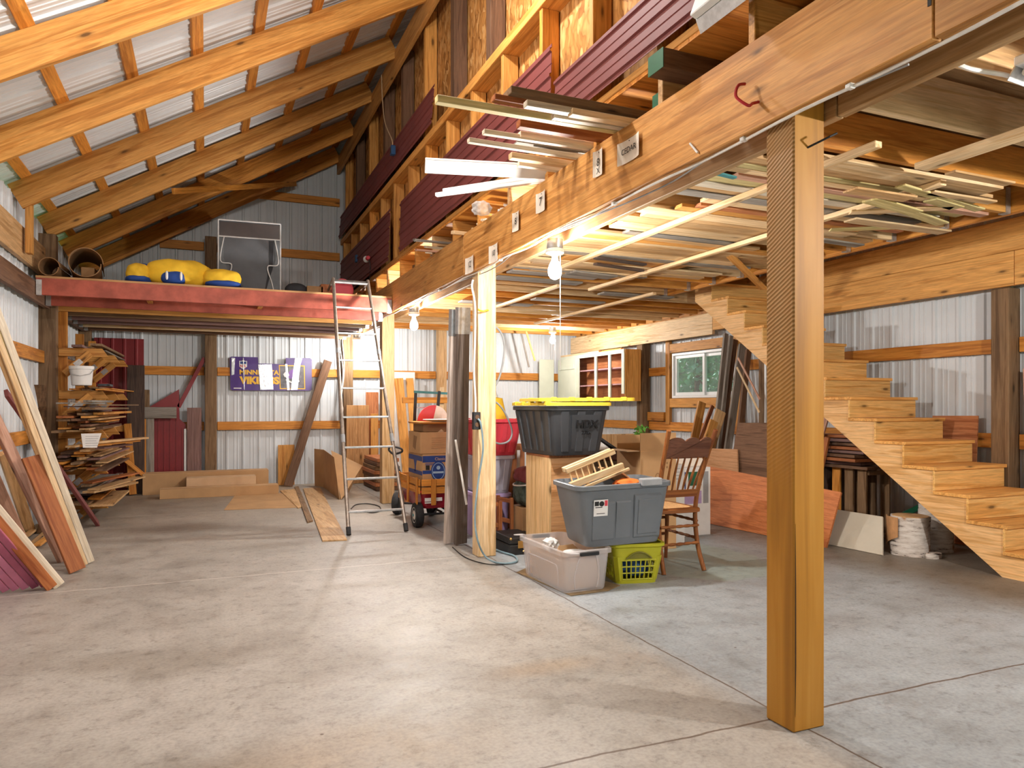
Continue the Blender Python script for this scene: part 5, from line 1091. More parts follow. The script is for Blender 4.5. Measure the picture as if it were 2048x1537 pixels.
for z in (-.03, .03):
    bm = B(); lathe(bm, [(.018, 0), (.018, .003)], 16, Matrix.Translation((0, -.04, z)) @ Matrix.Rotation(math.pi / 2, 4, 'X')); fin('receptacle', bm, plain('bakelite', (.12, .06, .03), .4), ob)
bm = B(); o = ob.location; q = [ony(946, 560, 5.41), ony(944, 575, 5.42), ony(950, 610, 5.42), ony(950, 680, 5.42), ony(948, 740, 5.42), ony(951, 800, 5.42), ony(951, 825, 5.41)]
tube(bm, smooth_pts([p - o for p in q], 6), .008, 8); fin('supply_cable', bm, MT['whitec'], ob, True)
bm = B(); q = [ony(956, 838, 5.37), ony(962, 850, 5.36), ony(966, 900, 5.38), ony(957, 960, 5.40), ony(950, 1030, 5.40), ony(955, 1080, 5.36)] + [onz(*p, .012) for p in ((972, 1115), (1000, 1127), (1032, 1124), (1030, 1113), (1005, 1105), (985, 1098))]
tube(bm, smooth_pts(q, 6), .0075, 8); ec = T(fin('extension_cord', bm, MT['bluecable'], smooth=True), 'blue grey extension cord plugged into the post outlet and trailing on the floor', 'cord')
bm = B(); q = [onz(*p, .006) for p in ((905, 1095), (930, 1115), (965, 1127), (1000, 1130), (1033, 1124))]; tube(bm, smooth_pts(q, 6), .004, 6); T(fin('extension_cord', bm, MT['ink'], smooth=True), 'thin dark cord lying on the floor before the pale post', 'cord')
bm = B(); p = ony(966, 622, 5.42); tube(bm, smooth_pts([p + V((-.04, -.0, .01)), p + V((-.045, -.04, -.005)), p + V((-.02, -.06, -.01)), p + V((.02, -.05, 0)), p + V((.045, -.0, .005))], 6), .007, 8); T(fin('yellow_hook', bm, MT['yhook'], smooth=True), 'yellow coated hook high on the pale post', 'hook')
hs = empty('cord_coil', (2.19, 5.56, 1.9), 0, 'grey cord coils hanging on the pale post above the red tote', 'cord'); o = hs.location
for pts, m, r in (([(979, 656), (992, 655), (1005, 672), (1009, 700), (1003, 740), (993, 768), (984, 776)], 'greyc', .009), ([(979, 662), (985, 690), (983, 740), (985, 775), (985, 785)], 'bluecable', .008), ([(979, 668), (982, 700), (980, 760), (984, 770)], 'bluecable', .007), ([(978, 800), (996, 808), (1012, 830), (1024, 862), (1018, 882), (1000, 888), (985, 882), (978, 873)], 'greyc', .008)):
    bm = B(); tube(bm, smooth_pts([ony(*p, 5.58) - o for p in pts], 6), r, 8); fin('coil', bm, MT[m], hs, True)
bm = B(); p = ony(985, 785, 5.58) - o; box(bm, p + V((-.012, -.012, -.05)), p + V((.012, .012, 0))); fin('plug', bm, plain('teal_plug', (.05, .45, .55), .4), hs, bevel=.003)
bm = B(); tube(bm, [V((-.02, .02, .02)), V((.03, .02, .03))], .006, 6); fin('nail', bm, MT['ink'], hs)
# ================================================================== stack of totes behind the pale post
tote('lilac_bin', (2.42, 6.3, .0), 0, .13, .2, .15, .22, .42, MT['purplet'], 'lilac plastic bin at the bottom of the stack behind the pale post', ribs=(0, 0))
tote('clear_tote', (2.42, 6.3, .422), 0, .13, .22, .17, .26, .345, MT['clearl'], 'cloudy clear tote under the red tote behind the pale post', ribs=(3, 3))
bm = blobm((2.42, 6.3, .60), (.11, .19, .14), 3, 31, .05); T(fin('packed_cloth', bm, MT['wfab'], smooth=True), 'pale cloth packed inside the cloudy clear tote', 'cloth')
tote('red_tote', (2.42, 6.3, .77), 0, .18, .26, .23, .32, .33, MT['redp'], 'red tote on top of the stack behind the pale post', ribs=(4, 4))
cn = empty('cloth_cone', (2.42, 6.3, 1.09), 0, 'yellow and white folded cloth cone standing in the red tote', 'cloth')
bm = B(); lathe(bm, [(.17, -.10), (.15, .04), (.10, .22), (.045, .38), (.012, .43)], 18); fin('white_cloth', bm, MT['wfab'], cn, True)
bm = B(); lathe(bm, [(.13, -.10), (.125, .04), (.09, .20), (.03, .21)], 14, Matrix.Translation((.035, -.06, 0))); fin('yellow_cloth', bm, MT['yelf'], cn, True)
bm = blobm((2.66, 6.05, 1.075), (.06, .07, .04), 3, 41, .08); T(fin('orange_cloth', bm, MT['orangef'], smooth=True), 'orange cloth hanging over the rim of the red tote', 'cloth')
board('white_strip', V((2.69, 6.22, .01)), V((2.72, 6.25, .80)), .03, .015, MT['white'], 'narrow white strip standing beside the tote stack', 'strip', wdir=(1, 0, 0))
bm = B(); box(bm, (2.50, 6.62, 0), (2.95, 6.66, .84)); T(fin('brown_sheet', bm, W_('Z', 'redply'), bevel=.003), 'dark brown panel standing behind the tote stack', 'panel')
bm = B(); prism(bm, [(2.72, .42), (2.98, .42), (2.98, .90), (2.72, .86)], lambda a, b: V((a, 6.0, b)), (0, .03, 0)); T(fin('mesh_screen', bm, plain('black_mesh', (.06, .055, .05), .6, .2, .9, 90)), 'black mesh panel standing behind the tall wooden cabinet', 'panel')
carton(2.68, 3.0, 5.98, 6.32, 0, .415, MT['cardd'], 'dark carton on the floor below the black mesh panel', tape=False)
bg = empty('duffel_bag', (2.62, 5.78, .34), 0, 'red brown and mottled green cloth bag beside the cabinet', 'bag')
fin('lower_cloth', blobm((0, 0, .12), (.14, .13, .13), 3, 51, .05), MT['camo'], bg, True); fin('upper_cloth', blobm((.01, 0, .27), (.145, .13, .08), 3, 52, .05), MT['maroonbag'], bg, True)
bm = B(); tube(bm, [(.15 * math.cos(a) + .005, .138 * math.sin(a), .205 + .02 * math.cos(a)) for a in [i * math.pi / 12 for i in range(24)]], .007, 6, closed=True); fin('piping', bm, MT['wfab'], bg, True)
carton(2.50, 2.80, 5.66, 5.92, 0, .337, MT['card'], 'small carton holding up the cloth bag', tape=False)
wf = empty('wooden_rack', (2.23, 5.88, 0), 0, 'brown wooden frame rack standing above the black suitcase', 'rack')
for z in (.36, .18): board('side_bar', (-.02, .165, z), (.12, -.08, z), .035, .03, W_('X', 'cedar'), parent=wf); board('side_bar', (.20, .165, z + .02), (.24, -.05, z + .02), .035, .03, W_('X', 'cedar'), parent=wf)
for a, b in (((-.02, .165), (.2, .165)), ((.12, -.08), (.24, -.05))):
    board('post', (a[0], a[1], .0), (a[0], a[1], .39), .03, .03, W_('X', 'cedar'), parent=wf); board('post', (b[0], b[1], .0), (b[0], b[1], .41), .03, .03, W_('X', 'cedar'), parent=wf)
board('diagonal', (.03, .16, .36), (.09, .0, .18), .03, .012, MT['ink'], parent=wf)
su = empty('suitcase', (2.40, 5.58, 0), 0, 'small black suitcase with brass latch on the floor by the pale post', 'suitcase')
bm = B(); box(bm, (-.13, -.19, .0), (.13, .19, .085)); fin('case_body', bm, MT['leather'], su, bevel=.012, seg=2)
bm = B(); box(bm, (-.13, -.19, .088), (.13, .19, .145)); fin('case_lid', bm, MT['leather'], su, bevel=.012, seg=2)
bm = B(); box(bm, (-.06, -.197, .055), (.02, -.189, .115)); l_ = fin('latch_plate', bm, MT['brass'], su, bevel=.002)
bm = B(); tube(bm, smooth_pts([(.0, -.198, .10), (.02, -.206, .08), (.0, -.206, .04), (-.02, -.202, .03)], 4), .006, 6); fin('latch_hook', bm, MT['brass'], l_, True)
for x in (-.12, .12):
    bm = B(); bmesh.ops.create_icosphere(bm, subdivisions=2, radius=.012, matrix=Matrix.Translation((x, -.186, .135))); fin('corner_stud', bm, MT['brass'], su, True)
bm = B(); lathe(bm, [(.05, 0), (.05, .002)], 16, Matrix.Translation((0, -.08, .145)) @ Matrix.Diagonal((1, .6, 1, 1))); fin('label_patch', bm, MT['wfab'], su)
# ================================================================== tall wooden cabinet and charcoal tote
CH = .84
cb_ = empty('plywood_cabinet', (2.6, 5.165, 0), 0, 'tall narrow plywood cabinet carrying the charcoal tote', 'cabinet')
hx, hy = .192, .215
bm = B(); box(bm, (-hx, -hy, 0), (-hx + .02, hy, CH - .02)); fin('side_panel', bm, wood((.74, .50, .26), (.62, .38, .16), 'Z', True, .6, 0), cb_, bevel=.002)
bm = B(); box(bm, (hx - .02, -hy, 0), (hx, hy, CH - .02)); fin('side_panel', bm, W_('Z', 'tan'), cb_, bevel=.002)
bm = B(); box(bm, (-hx + .021, -hy, .08), (hx - .021, -hy + .018, CH - .02)); fin('front_panel', bm, wood((.60, .33, .155), (.50, .24, .09), 'X', False, .6, 0), cb_, bevel=.002)
bm = B(); box(bm, (-hx + .021, hy - .01, 0), (hx - .021, hy, CH - .02)); fin('back_panel', bm, W_('Z', 'ply'), cb_)
bm = B(); box(bm, (-hx, -hy, CH - .019), (hx, hy, CH)); fin('top_panel', bm, W_('Y', 'redply'), cb_, bevel=.002)
ht = tote('charcoal_tote', (2.60, 5.15, CH + .002), math.radians(3), .20, .28, .25, .335, .375, MT['tote'], 'big charcoal tote with yellow lids standing on the plywood cabinet', ribs=(3, 5))
bm = B(); vs = [(-.07, -.292, .05), (.15, -.292, .05), (.16, -.349, .31), (-.09, -.349, .31)]
a = [bm.verts.new(V(p)) for p in vs]; b = [bm.verts.new(V(p) + V((0, .02, 0))) for p in vs]; bm.faces.new(a); bm.faces.new(b[::-1])
for i in range(4): bm.faces.new((a[i], b[i], b[(i + 1) % 4], a[(i + 1) % 4]))
fin('smooth_panel', bm, MT['tote'], ht)
tl = math.atan2(.057, .26); Mt = Matrix.Translation((.045, -.3405, .235)) @ Matrix.Rotation(tl, 4, 'X') @ MB
inkt = plain('moulded_letters', (.008, .008, .009), .6)
text('HDX', .085, inkt, 'moulded_letters', ht, Mt, .002, 'CENTER', 1.05, .003)
text('27G', .045, inkt, 'moulded_letters', ht, Matrix.Translation((.045, -.3275, .172)) @ Matrix.Rotation(tl, 4, 'X') @ MB, .002, 'CENTER', 1.05)
def lid(loc, rz, hx, hy, label, tilt=0):
    t = empty('tote_lid', loc, rz, label, 'lid')
    if tilt: t.rotation_euler.y = tilt
    bm = B(); loft(bm, [rl(hx, hy, .06, 0), rl(hx, hy, .06, .022), rl(hx - .006, hy - .006, .055, .026), rl(hx - .05, hy - .05, .05, .026), rl(hx - .065, hy - .065, .04, .016)]); fin('lid_plate', bm, MT['yellow'], t, True)
    bm = B()
    for i in range(-2, 3):
        box(bm, (i * hx * .36 - .02, -hy - .006, .0), (i * hx * .36 + .02, -hy + .03, .032)); box(bm, (i * hx * .36 - .02, hy - .03, .0), (i * hx * .36 + .02, hy + .006, .032))
    fin('lid_clips', bm, MT['yellow'], t, bevel=.004)
    return t
lid((2.60, 5.14, CH + .38), math.radians(90 + 3), .36, .275, 'lower yellow lid closing the charcoal tote')
lid((2.72, 5.10, CH + .415), math.radians(-6), .40, .285, 'upper yellow lid lying crosswise and overhanging the tote', -.006)
# ================================================================== clear bin on cardboard
floorpoly('flat_cardboard', [(1034, 1146), (1075, 1126), (1240, 1172), (1216, 1183), (1142, 1193)], .001, .004, plain('stained_cardboard', (.24, .17, .09), .7, 0, .25, 5), 'dirty flattened cardboard under the clear bin', 'cardboard')
BZ = .0065
cl_ = tote('clear_bin', (2.275, 4.445, BZ), math.radians(1.5), .15, .295, .175, .33, .277, MT['clear'], 'clear plastic storage bin full of oddments on the floor', ribs=(0, 0), base_r=.03)
for y in (-.348, .348):
    bm = B(); box(bm, (-.07, y - .012, .242), (.07, y + .012, .266)); fin('clip_handle', bm, MT['black'], cl_, bevel=.004)
bm = B()
for s in (-1, 1):
    tube(bm, smooth_pts([(s * .08, -.302, .02), (s * .09, -.315, .12), (s * .06, -.334, .238)], 4), .006, 6)
    tube(bm, smooth_pts([(-.158, s * .22, .03), (-.167, s * .22, .15), (-.168, s * .17, .17), (-.168, 0, .172)], 5), .006, 6)
fin('moulded_lines', bm, MT['clear'], cl_, True)
ci = carton(2.147, 2.403, 4.18, 4.72, BZ + .014, BZ + .19, MT['cardl'], 'tan carton packed inside the clear bin', math.radians(1.5), False, True)
bm = B(); prism(bm, [(-.10, .18), (-.06, .245), (.05, .25), (.10, .20), (.09, .15)], lambda a, b: V((2.30 + a, 4.36 + .35 * b, BZ + b)), (.0, .006, .0)); T(fin('torn_cardboard', bm, MT['card']), 'torn cardboard piece standing in the clear bin', 'cardboard')
bm = blobm((2.23, 4.56, BZ + .235), (.05, .06, .045), 3, 61, .16); T(fin('white_rag', bm, MT['wfab'], smooth=True), 'crumpled white rag in the clear bin', 'rag')
bm = B(); lathe(bm, [(.03, 0), (.075, .004), (.085, .012), (.08, .014), (.0, .008)], 24, Matrix.Translation((2.28, 4.28, BZ + .222)), cap=False); T(fin('white_plate', bm, MT['white'], smooth=True), 'white plate lying on top inside the clear bin', 'plate')
# ================================================================== lime basket and grey tote
ba = empty('laundry_basket', (2.765, 4.40, 0), math.radians(-13), 'lime green laundry basket on the floor under the grey tote', 'basket')
BH = .28
def wall_grid(bm, side, hx, hy, tx, ty, z0, z1, n, m, bar_=.008):
    def P(a, f, d=0):
        ex, ey = hx + (tx - hx) * f, hy + (ty - hy) * f; z = z0 + (z1 - z0) * f
        return V({'f': (a * ex, -ey - d, z), 'b': (a * ex, ey + d, z), 'l': (-ex - d, a * ey, z), 'r': (ex + d, a * ey, z)}[side])
    for i in range(n + 1):
        a = -.72 + 1.44 * i / n; tube(bm, [P(a, .0), P(a, 1)], bar_ * .6, 6)
    for j in range(m + 1): tube(bm, [P(-.75, j / m), P(.75, j / m)], bar_ * .6, 6)
hx, hy, tx, ty = .145, .19, .175, .225
bm = B(); loft(bm, [rl(hx, hy, .04, 0), rl(hx + .003, hy + .003, .04, .035), rl(hx - .003, hy - .003, .038, .035), rl(hx - .006, hy - .006, .035, .01)]); fin('base', bm, MT['lime'], ba, True)
bm = B()
for s in 'fblr': wall_grid(bm, s, hx + .003, hy + .003, tx - .007, ty - .007, .03, .165, 7 if s in 'fb' else 9, 3)
fin('lattice', bm, MT['lime'], ba)
for sx in (-1, 1):
    for sy in (-1, 1):
        bm = B(); loft(bm, [[(sx * (h_ - e), sy * (v_ - f), z) for e, f in ((.045, -.003), (.02, -.003), (-.003, .02), (-.003, .045), (.004, .045), (.02, .02), (.045, .005))] for h_, v_, z in ((hx, hy, .02), (tx - .004, ty - .004, .19))])
        fin('corner_wall', bm, MT['lime'], ba)
bm = B(); loft(bm, [rl(tx - .007, ty - .007, .045, .16), rl(tx + .004, ty + .004, .05, BH - .03), rl(tx + .02, ty + .02, .055, BH - .02), rl(tx + .02, ty + .02, .055, BH), rl(tx, ty, .05, BH), rl(tx - .012, ty - .012, .04, .16)], True, True)
for f in [f for f in bm.faces if len(f.verts) > 8]: bm.faces.remove(f)
bmesh.ops.bridge_loops(bm, edges=[e for e in bm.edges if e.is_boundary]); fin('rim', bm, MT['lime'], ba, True)
bm = B(); tube(bm, [(x / 10 * .09, -ty - .008, .178 + .045 * (1 - (x / 10) ** 2)) for x in range(-10, 11)], .006, 6); prism(bm, [(-.085, .18)] + [(x / 10 * .085, .178 + .04 * (1 - (x / 10) ** 2)) for x in range(-9, 10)] + [(.085, .18)], lambda a, b: V((a, -ty - .0055, b)), (0, .003, 0)); fin('handle_hole_shade', bm, plain('lime_painted_shade', (.16, .15, .015), .5), ba, True)  # dark lime plate paints in the shade of the handle cutout
bm = blobm((2.765, 4.40, .10), (.125, .165, .085), 3, 71, .06); o = T(fin('blue_clothes', bm, plain('blue_laundry', (.04, .10, .25), .8, 0, .9, 14), smooth=True), 'bundle of blue clothes inside the lime basket', 'clothes'); o.rotation_euler.z = math.radians(-13)
gt = tote('grey_tote', (2.61, 4.36, .2855), math.radians(-6), .265, .19, .335, .245, .415, MT['toteg'], 'large grey tote standing on the lime basket', ribs=(0, 0), base_r=.05)
gt.rotation_euler.y = math.radians(-1.5)
def sidepanel(x0, x1, z0, z1, d, nm, mat, t=gt):
    bm = B(); h = .395; f = lambda z: .19 + (.245 - .19) * z / h
    vs = []
    for (x, z, k) in ((x0, z0, 0), (x1, z0, 0), (x1, z1, 0), (x0, z1, 0)): vs.append((V((x, -f(z) + .004, z)), V((x * .96 + (x0 + x1) / 2 * .04, -f(z) - d, z + (.02 if z == z0 else -.02)))))
    a = [bm.verts.new(p[0]) for p in vs]; b = [bm.verts.new(p[1]) for p in vs]; bm.faces.new(b)
    for i in range(4): bm.faces.new((a[i], a[(i + 1) % 4], b[(i + 1) % 4], b[i]))
    return fin(nm, bm, mat, t)
sidepanel(.06, .26, .03, .345, .016, 'raised_panel', MT['toteg']); sidepanel(.085, .235, .05, .32, .022, 'raised_panel', MT['toteg']); sidepanel(-.24, -.08, .03, .31, .012, 'raised_panel', MT['toteg']); sidepanel(-.07, .04, .03, .31, .008, 'raised_panel', MT['toteg'])
bm = B(); box(bm, (.10, -.285, .395), (.25, -.225, .445)); fin('latch_handle', bm, plain('light_grey_plastic', (.36, .38, .40), .4), gt, bevel=.008, seg=2)
Mst = lambda x, z: Matrix.Translation((x, -.19 - .055 * z / .395 - .014, z)) @ Matrix.Rotation(math.atan2(.055, .395), 4, 'X')
bm = B(); box(bm, (-.05, -.001, -.055), (.05, .001, .055), Mst(-.185, .265)); stk = fin('sticker', bm, MT['white'], gt)
bm = B(); box(bm, (-.045, -.0018, .015), (-.015, -.001, .045), Mst(-.185, .265)); box(bm, (-.04, -.0018, .002), (.01, -.001, .007), Mst(-.185, .265)); box(bm, (-.03, -.0018, -.04), (.03, -.001, -.036), Mst(-.185, .265)); lathe(bm, [(.018, 0), (.018, .001)], 16, Mst(-.185, .265) @ Matrix.Translation((.005, -.001, .028)) @ Matrix.Rotation(math.pi / 2, 4, 'X')); fin('sticker_print', bm, MT['ink'], stk)
bm = B(); box(bm, (.026, -.0018, .012), (.047, -.001, .05), Mst(-.185, .265)); fin('sticker_red', bm, MT['redp'], stk)
# contents of the grey tote
cr = empty('toy_cradle', (2.49, 4.40, .685), math.radians(-8), 'small slatted wooden frame sticking out of the grey tote', 'frame'); cr.rotation_euler.y = math.radians(-17)
board('rail', (-.19, -.05, .15), (.19, -.05, .17), .035, .03, W_('X', 'pale'), parent=cr); board('rail', (-.20, -.08, .05), (.21, -.08, .06), .045, .035, W_('X', 'pale'), parent=cr); board('rail', (-.17, .08, .14), (.21, .08, .16), .035, .03, W_('X', 'pale'), parent=cr); board('rail', (-.14, -.10, .01), (.24, -.10, .03), .02, .02, W_('X', 'pale'), parent=cr)
for i in range(8): board('slat', (-.17 + i * .045, -.06, .06), (-.17 + i * .045, -.05, .15), .016, .01, W_('X', 'pale'), parent=cr)
for i, x in enumerate((-.15, -.06)): board('leg', (x, -.08, .05), (x + .05 * (1 - 2 * i), -.07, -.04), .02, .02, W_('X', 'pale'), parent=cr)
bm = B(); box(bm, (-.09, -.15, 0), (.09, .15, .012), Matrix.Translation((2.70, 4.44, .715)) @ Matrix.Rotation(math.radians(35), 4, 'Y')); T(fin('brown_card', bm, MT['card'], bevel=.002), 'piece of brown card in the grey tote', 'card')
bm = blobm((2.68, 4.28, .665), (.10, .07, .05), 3, 81, .12); T(fin('orange_rag', bm, MT['orangef'], smooth=True), 'orange rag bulging over the rim of the grey tote', 'rag')
bm = blobm((2.62, 4.36, .50), (.20, .13, .12), 3, 82, .06); T(fin('packed_cloth', bm, plain('packed_brown', (.25, .16, .09), .8, 0, .4, 8), smooth=True), 'brown oddments filling the grey tote', 'oddments')
# ================================================================== pressback chair, seen from behind
ch = empty('wooden_chair', (3.21, 4.40, 0), 0, 'antique brown wooden chair with spindle back and cane seat', 'chair')
cw = W_('Z', 'chair'); cwx = W_('X', 'chair')
def leg(pts, rs, nm='leg'):
    bm = B(); tube(bm, smooth_pts(pts, 5), [rs[0] + (rs[1] - rs[0]) * i / (5 * (len(pts) - 1)) for i in range(5 * (len(pts) - 1) + 1)], 10); return fin(nm, bm, cw, ch, True)
for s in (-1, 1):
    leg([(s * .178, -.055, .0), (s * .165, .01, .2), (s * .162, .03, .45), (s * .178, -.02, .70), (s * .205, -.155, 1.045)], (.017, .017), 'back_post')
    leg([(s * .185, .44, 0), (s * .175, .41, .25), (s * .165, .39, .44)], (.014, .019))
bm = B()
top = []
for i in range(25):
    a = -1 + 2 * i / 24; top.append((a * .192, .965 + .028 * abs(math.cos(a * math.pi * 1.5)) ** .8))
poly = top + [(.183, .838), (-.183, .838)]
prism(bm, poly, lambda a, b: V((a, -.145 + (1.0 - b) * .36 - .03 * (1 - (a / .19) ** 2), b)), (0, .018, 0)); fin('crest_rail', bm, wood((.20, .085, .05), (.13, .05, .03), 'X', False, .35, 0), ch, bevel=.003)
bm = B(); prism(bm, [(-.155, .545), (.155, .545), (.160, .60), (-.160, .60)], lambda a, b: V((a, -.008 + (.6 - b) * .3, b)), (0, .018, 0)); fin('lower_rail', bm, cwx, ch, bevel=.003)
for i in range(6):
    a = -1 + 2 * i / 5
    bm = B(); tube(bm, smooth_pts([(a * .115, .0, .595), (a * .128, -.04, .70), (a * .145, -.105, .845)], 4), [.006, .007, .0085, .0095, .0095, .009, .008, .007, .006], 8); fin('spindle', bm, cw, ch, True)
bm = B(); loft(bm, [rl(.19, .21, .05, .425), rl(.205, .225, .06, .43), rl(.205, .225, .06, .452), rl(.195, .215, .055, .46)]); bmesh.ops.translate(bm, verts=bm.verts[:], vec=(0, .215, 0)); s_ = fin('seat', bm, cwx, ch, True)
bm = B(); loft(bm, [rl(.155, .17, .05, .4601), rl(.15, .165, .05, .463)]); bmesh.ops.translate(bm, verts=bm.verts[:], vec=(0, .215, 0)); fin('cane_panel', bm, MT['cane'], s_)
for z, r in ((.20, .011), (.33, .011)):
    for a, b in (((-.168, .0, z), (.168, .0, z)), ((-.172, .02, z + .03), (-.178, .42, z + .03)), ((.172, .02, z + .03), (.178, .42, z + .03)), ((-.18, .42, z), (.18, .42, z))):
        bm = B(); n = 20; tube(bm, [V(a).lerp(V(b), i / n) for i in range(n + 1)], [r * (.8 + .35 * abs(math.sin(i / n * math.pi * 5))) for i in range(n + 1)], 8); fin('stretcher', bm, cwx, ch, True)
# ================================================================== boxes and furniture behind the chair
tb_ = carton(3.34, 3.70, 5.12, 5.50, 0, .84, MT['card'], 'tall open cardboard box behind the grey tote', flaps=True, tape=False)
for q_ in (((-.18, -.188, .838), (.18, -.182, .99)), ((-.18, .182, .838), (.18, .188, .96))):
    bm = B(); box(bm, *q_); fin('raised_flap', bm, MT['card'], tb_, bevel=.001)
bm = B(); box(bm, (-.30, -.17, .836), (-.181, .17, .842)); fin('side_flap', bm, MT['cardl'], tb_)
bm = B(); lathe(bm, [(.035, 0), (.035, .002), (.030, .002), (.030, 0)], 20, Matrix.Translation((-.01, -.1905, .60)) @ Matrix.Rotation(math.pi / 2, 4, 'X') @ Matrix.Diagonal((.8, 1.5, 1, 1)), cap=False)
for dx, dz in ((.085, .735), (.12, .735), (.085, .70), (.12, .70)): box(bm, (dx - .008, -.1918, dz - .01), (dx + .008, -.1902, dz + .006))
fin('printed_marks', bm, MT['cardd'], tb_)
dr = empty('old_dresser', (3.62, 6.1, 0), 0, 'low dresser with a dark polished top behind the boxes', 'dresser')
bm = B(); box(bm, (-.32, -.2, .70), (.32, .2, .795)); fin('dark_top', bm, wood((.10, .035, .018), (.05, .018, .01), 'X', False, .25, 0), dr, bevel=.006)
bm = B(); box(bm, (-.30, -.19, 0), (.30, .19, .699)); fin('dresser_body', bm, W_('X', 'grey'), dr, bevel=.004)
for z in (.08, .28, .48):
    bm = B(); box(bm, (-.27, -.205, z), (.27, -.191, z + .17)); d_ = fin('drawer', bm, W_('X', 'grey'), dr, bevel=.004)
    bm = B(); bmesh.ops.create_icosphere(bm, subdivisions=2, radius=.015, matrix=Matrix.Translation((0, -.218, z + .085))); fin('knob', bm, MT['brass'], d_, True)
th_ = empty('toy_house_roof', (3.42, 6.08, .797), 0, 'white toy house gable with a dark roof edge on the dresser', 'toy house')
bm = B(); prism(bm, [(-.2, 0), (.17, 0), (-.2, .24)], lambda a, b: V((a, -.08, b)), (0, .16, 0)); fin('gable_wall', bm, MT['white'], th_)
bm = B(); bar(bm, (-.22, 0, .268), (.21, 0, -.01 + .014), .22, .02, (0, 1, 0)); fin('roof_slab', bm, MT['greyd'], th_)
wallrect('tan_sheet', 1185, 868, 1268, 990, 7.3, W_('Z', 'tan'), 'tan panel standing behind the toy house roof', 'panel', .02, floor=True)
pc = carton(3.95, 4.40, 5.55, 5.9, 0, .64, MT['white'], 'white printed package behind the chair spindles', tape=False)
for a0, a1, z0, z1, m, nm in ((-.20, -.06, .42, .60, 'bluep', 'blue_print'), (-.03, .12, .47, .60, 'greenp', 'green_print'), (-.1, .12, .30, .42, 'purplet', 'lilac_print'), (.14, .2, .3, .6, 'greyc', 'grey_print')): fpatch(pc, nm, a0, a1, z0, z1, -.1775, MT[m])
bm = B(); prism(bm, [(3.85, .70), (3.95, .64), (4.42, .648), (4.33, .83), (3.87, .84)], lambda a, b: V((a, 5.62 + (b - .64) * .5, b)), (0, .015, 0)); T(fin('grey_card', bm, MT['paper']), 'pale grey card leaning on the white printed package', 'card')
lb = carton(3.72, 3.92, 5.3, 5.55, 0, .70, MT['white'], 'narrow white box with a printed label beside the tall box', tape=False)
for k in range(4): fpatch(lb, 'printed_line', -.08, .05, .66 - .03 * k, .664 - .03 * k, -.1275, MT['greyc'])
bm = B(); 
for i in range(40):
    c = V((3.66 + R.uniform(-.06, .06), 5.6 + R.uniform(-.05, .05), .98 + R.uniform(-.04, .05))); d1 = V((R.uniform(-1, 1), R.uniform(-1, 1), R.uniform(-1, 1))).normalized() * .03; d2 = d1.cross(V((.3, .5, .8))) * .6
    bm.faces.new([bm.verts.new(c + e) for e in (d1, d2, -d1, -d2)])
pp = T(empty('house_plant', (3.66, 5.6, 0)), 'green plant tip showing behind the tall cardboard box', 'plant')
for v in bm.verts: v.co -= V((3.66, 5.6, 0))
fin('leaves', bm, plain('plant_leaf', (.12, .30, .05), .5), pp)
bm = B(); tube(bm, [(0, 0, .2), (.01, 0, .6), (0, 0, .96)], .008, 6); fin('stem', bm, MT['leaf'], pp); bm = B(); lathe(bm, [(.05, 0), (.07, .2), (.06, .2), (.045, .02), (0, .02)], 16, cap=False); fin('pot', bm, MT['cardd'], pp, True)
# ================================================================== green cabinet hung on the side wall
gc = empty('wall_cabinet', (5.76, 10.35, 1.32), 0, 'old pale green wall cabinet without doors hung beside the window post', 'cabinet')
def P_(px, py): p = onx(px, py, 5.75); return p - gc.location
y0, y1, h = -1.10, .35, .75
bm = B(); box(bm, (.24, y0, 0), (.26, 1.02, h)); fin('back_panel', bm, W_('Y', 'redply'), gc)
bm = B(); box(bm, (.0, y0, h - .02), (.26, 1.02, h)); fin('top_panel', bm, W_('Y', 'ply'), gc)
bm = B(); box(bm, (.0, y0, 0), (.26, 1.02, .02)); fin('bottom_panel', bm, W_('Y', 'ply'), gc)
bm = B(); box(bm, (-.005, y0 - .02, -.03), (.27, y0, h)); fin('side_panel', bm, W_('Z', 'pine'), gc)
for z in (.22, .47):
    bm = B(); box(bm, (.01, y0, z), (.24, y1, z + .018)); fin('shelf', bm, plain('lilac_shelf_paint', (.42, .24, .26), .5), gc)
bm = B(); box(bm, (-.02, y0, h - .06), (0, 1.02, h)); fin('top_rail', bm, MT['mint'], gc)
for y, zb in ((y0 + .03, .08), (y0 + .42, .03), (y0 + .85, .0), (y1, .0)):
    bm = B(); box(bm, (-.02, y - .035, zb), (0, y + .035, h - .061)); fin('stile', bm, MT['mint'], gc)
bm = B(); box(bm, (-.045, .36, .0), (-.021, 1.04, h - .05)); d_ = fin('door', bm, MT['mint'], gc, bevel=.003)
bm = B(); box(bm, (-.058, .42, .52), (-.045, .98, .60)); fin('door_batten', bm, MT['mint'], d_, bevel=.003)
for k, (a, b, c) in enumerate([((1120, 713), (1200, 692), 'pale'), ((1140, 706), (1245, 690), 'pine'), ((1150, 698), (1212, 684), 'cream'), ((1226, 694), (1244, 688), 'cedar'), ((1112, 716), (1132, 708), 'cream')]):
    pa, pb = onx(*a, 5.79 + .05 * k), onx(*b, 5.79 + .05 * k); pa.z = pb.z = 2.088
    pa.y = min(pa.y, 11.4); board('cabinet_top_stick', pa, pb, .05, .03, W_('X', c), f'{cname[c]} stick lying on top of the green cabinet, {nth(k)} from the wall side', 'stick', None, wdir=(1, 0, 0))
dd = wallrect('loose_door', 1079, 720, 1108, 1010, 11.40, MT['mint'], 'loose pale green cabinet door standing against the end wall', 'door', .025)
dd.location.z -= 0
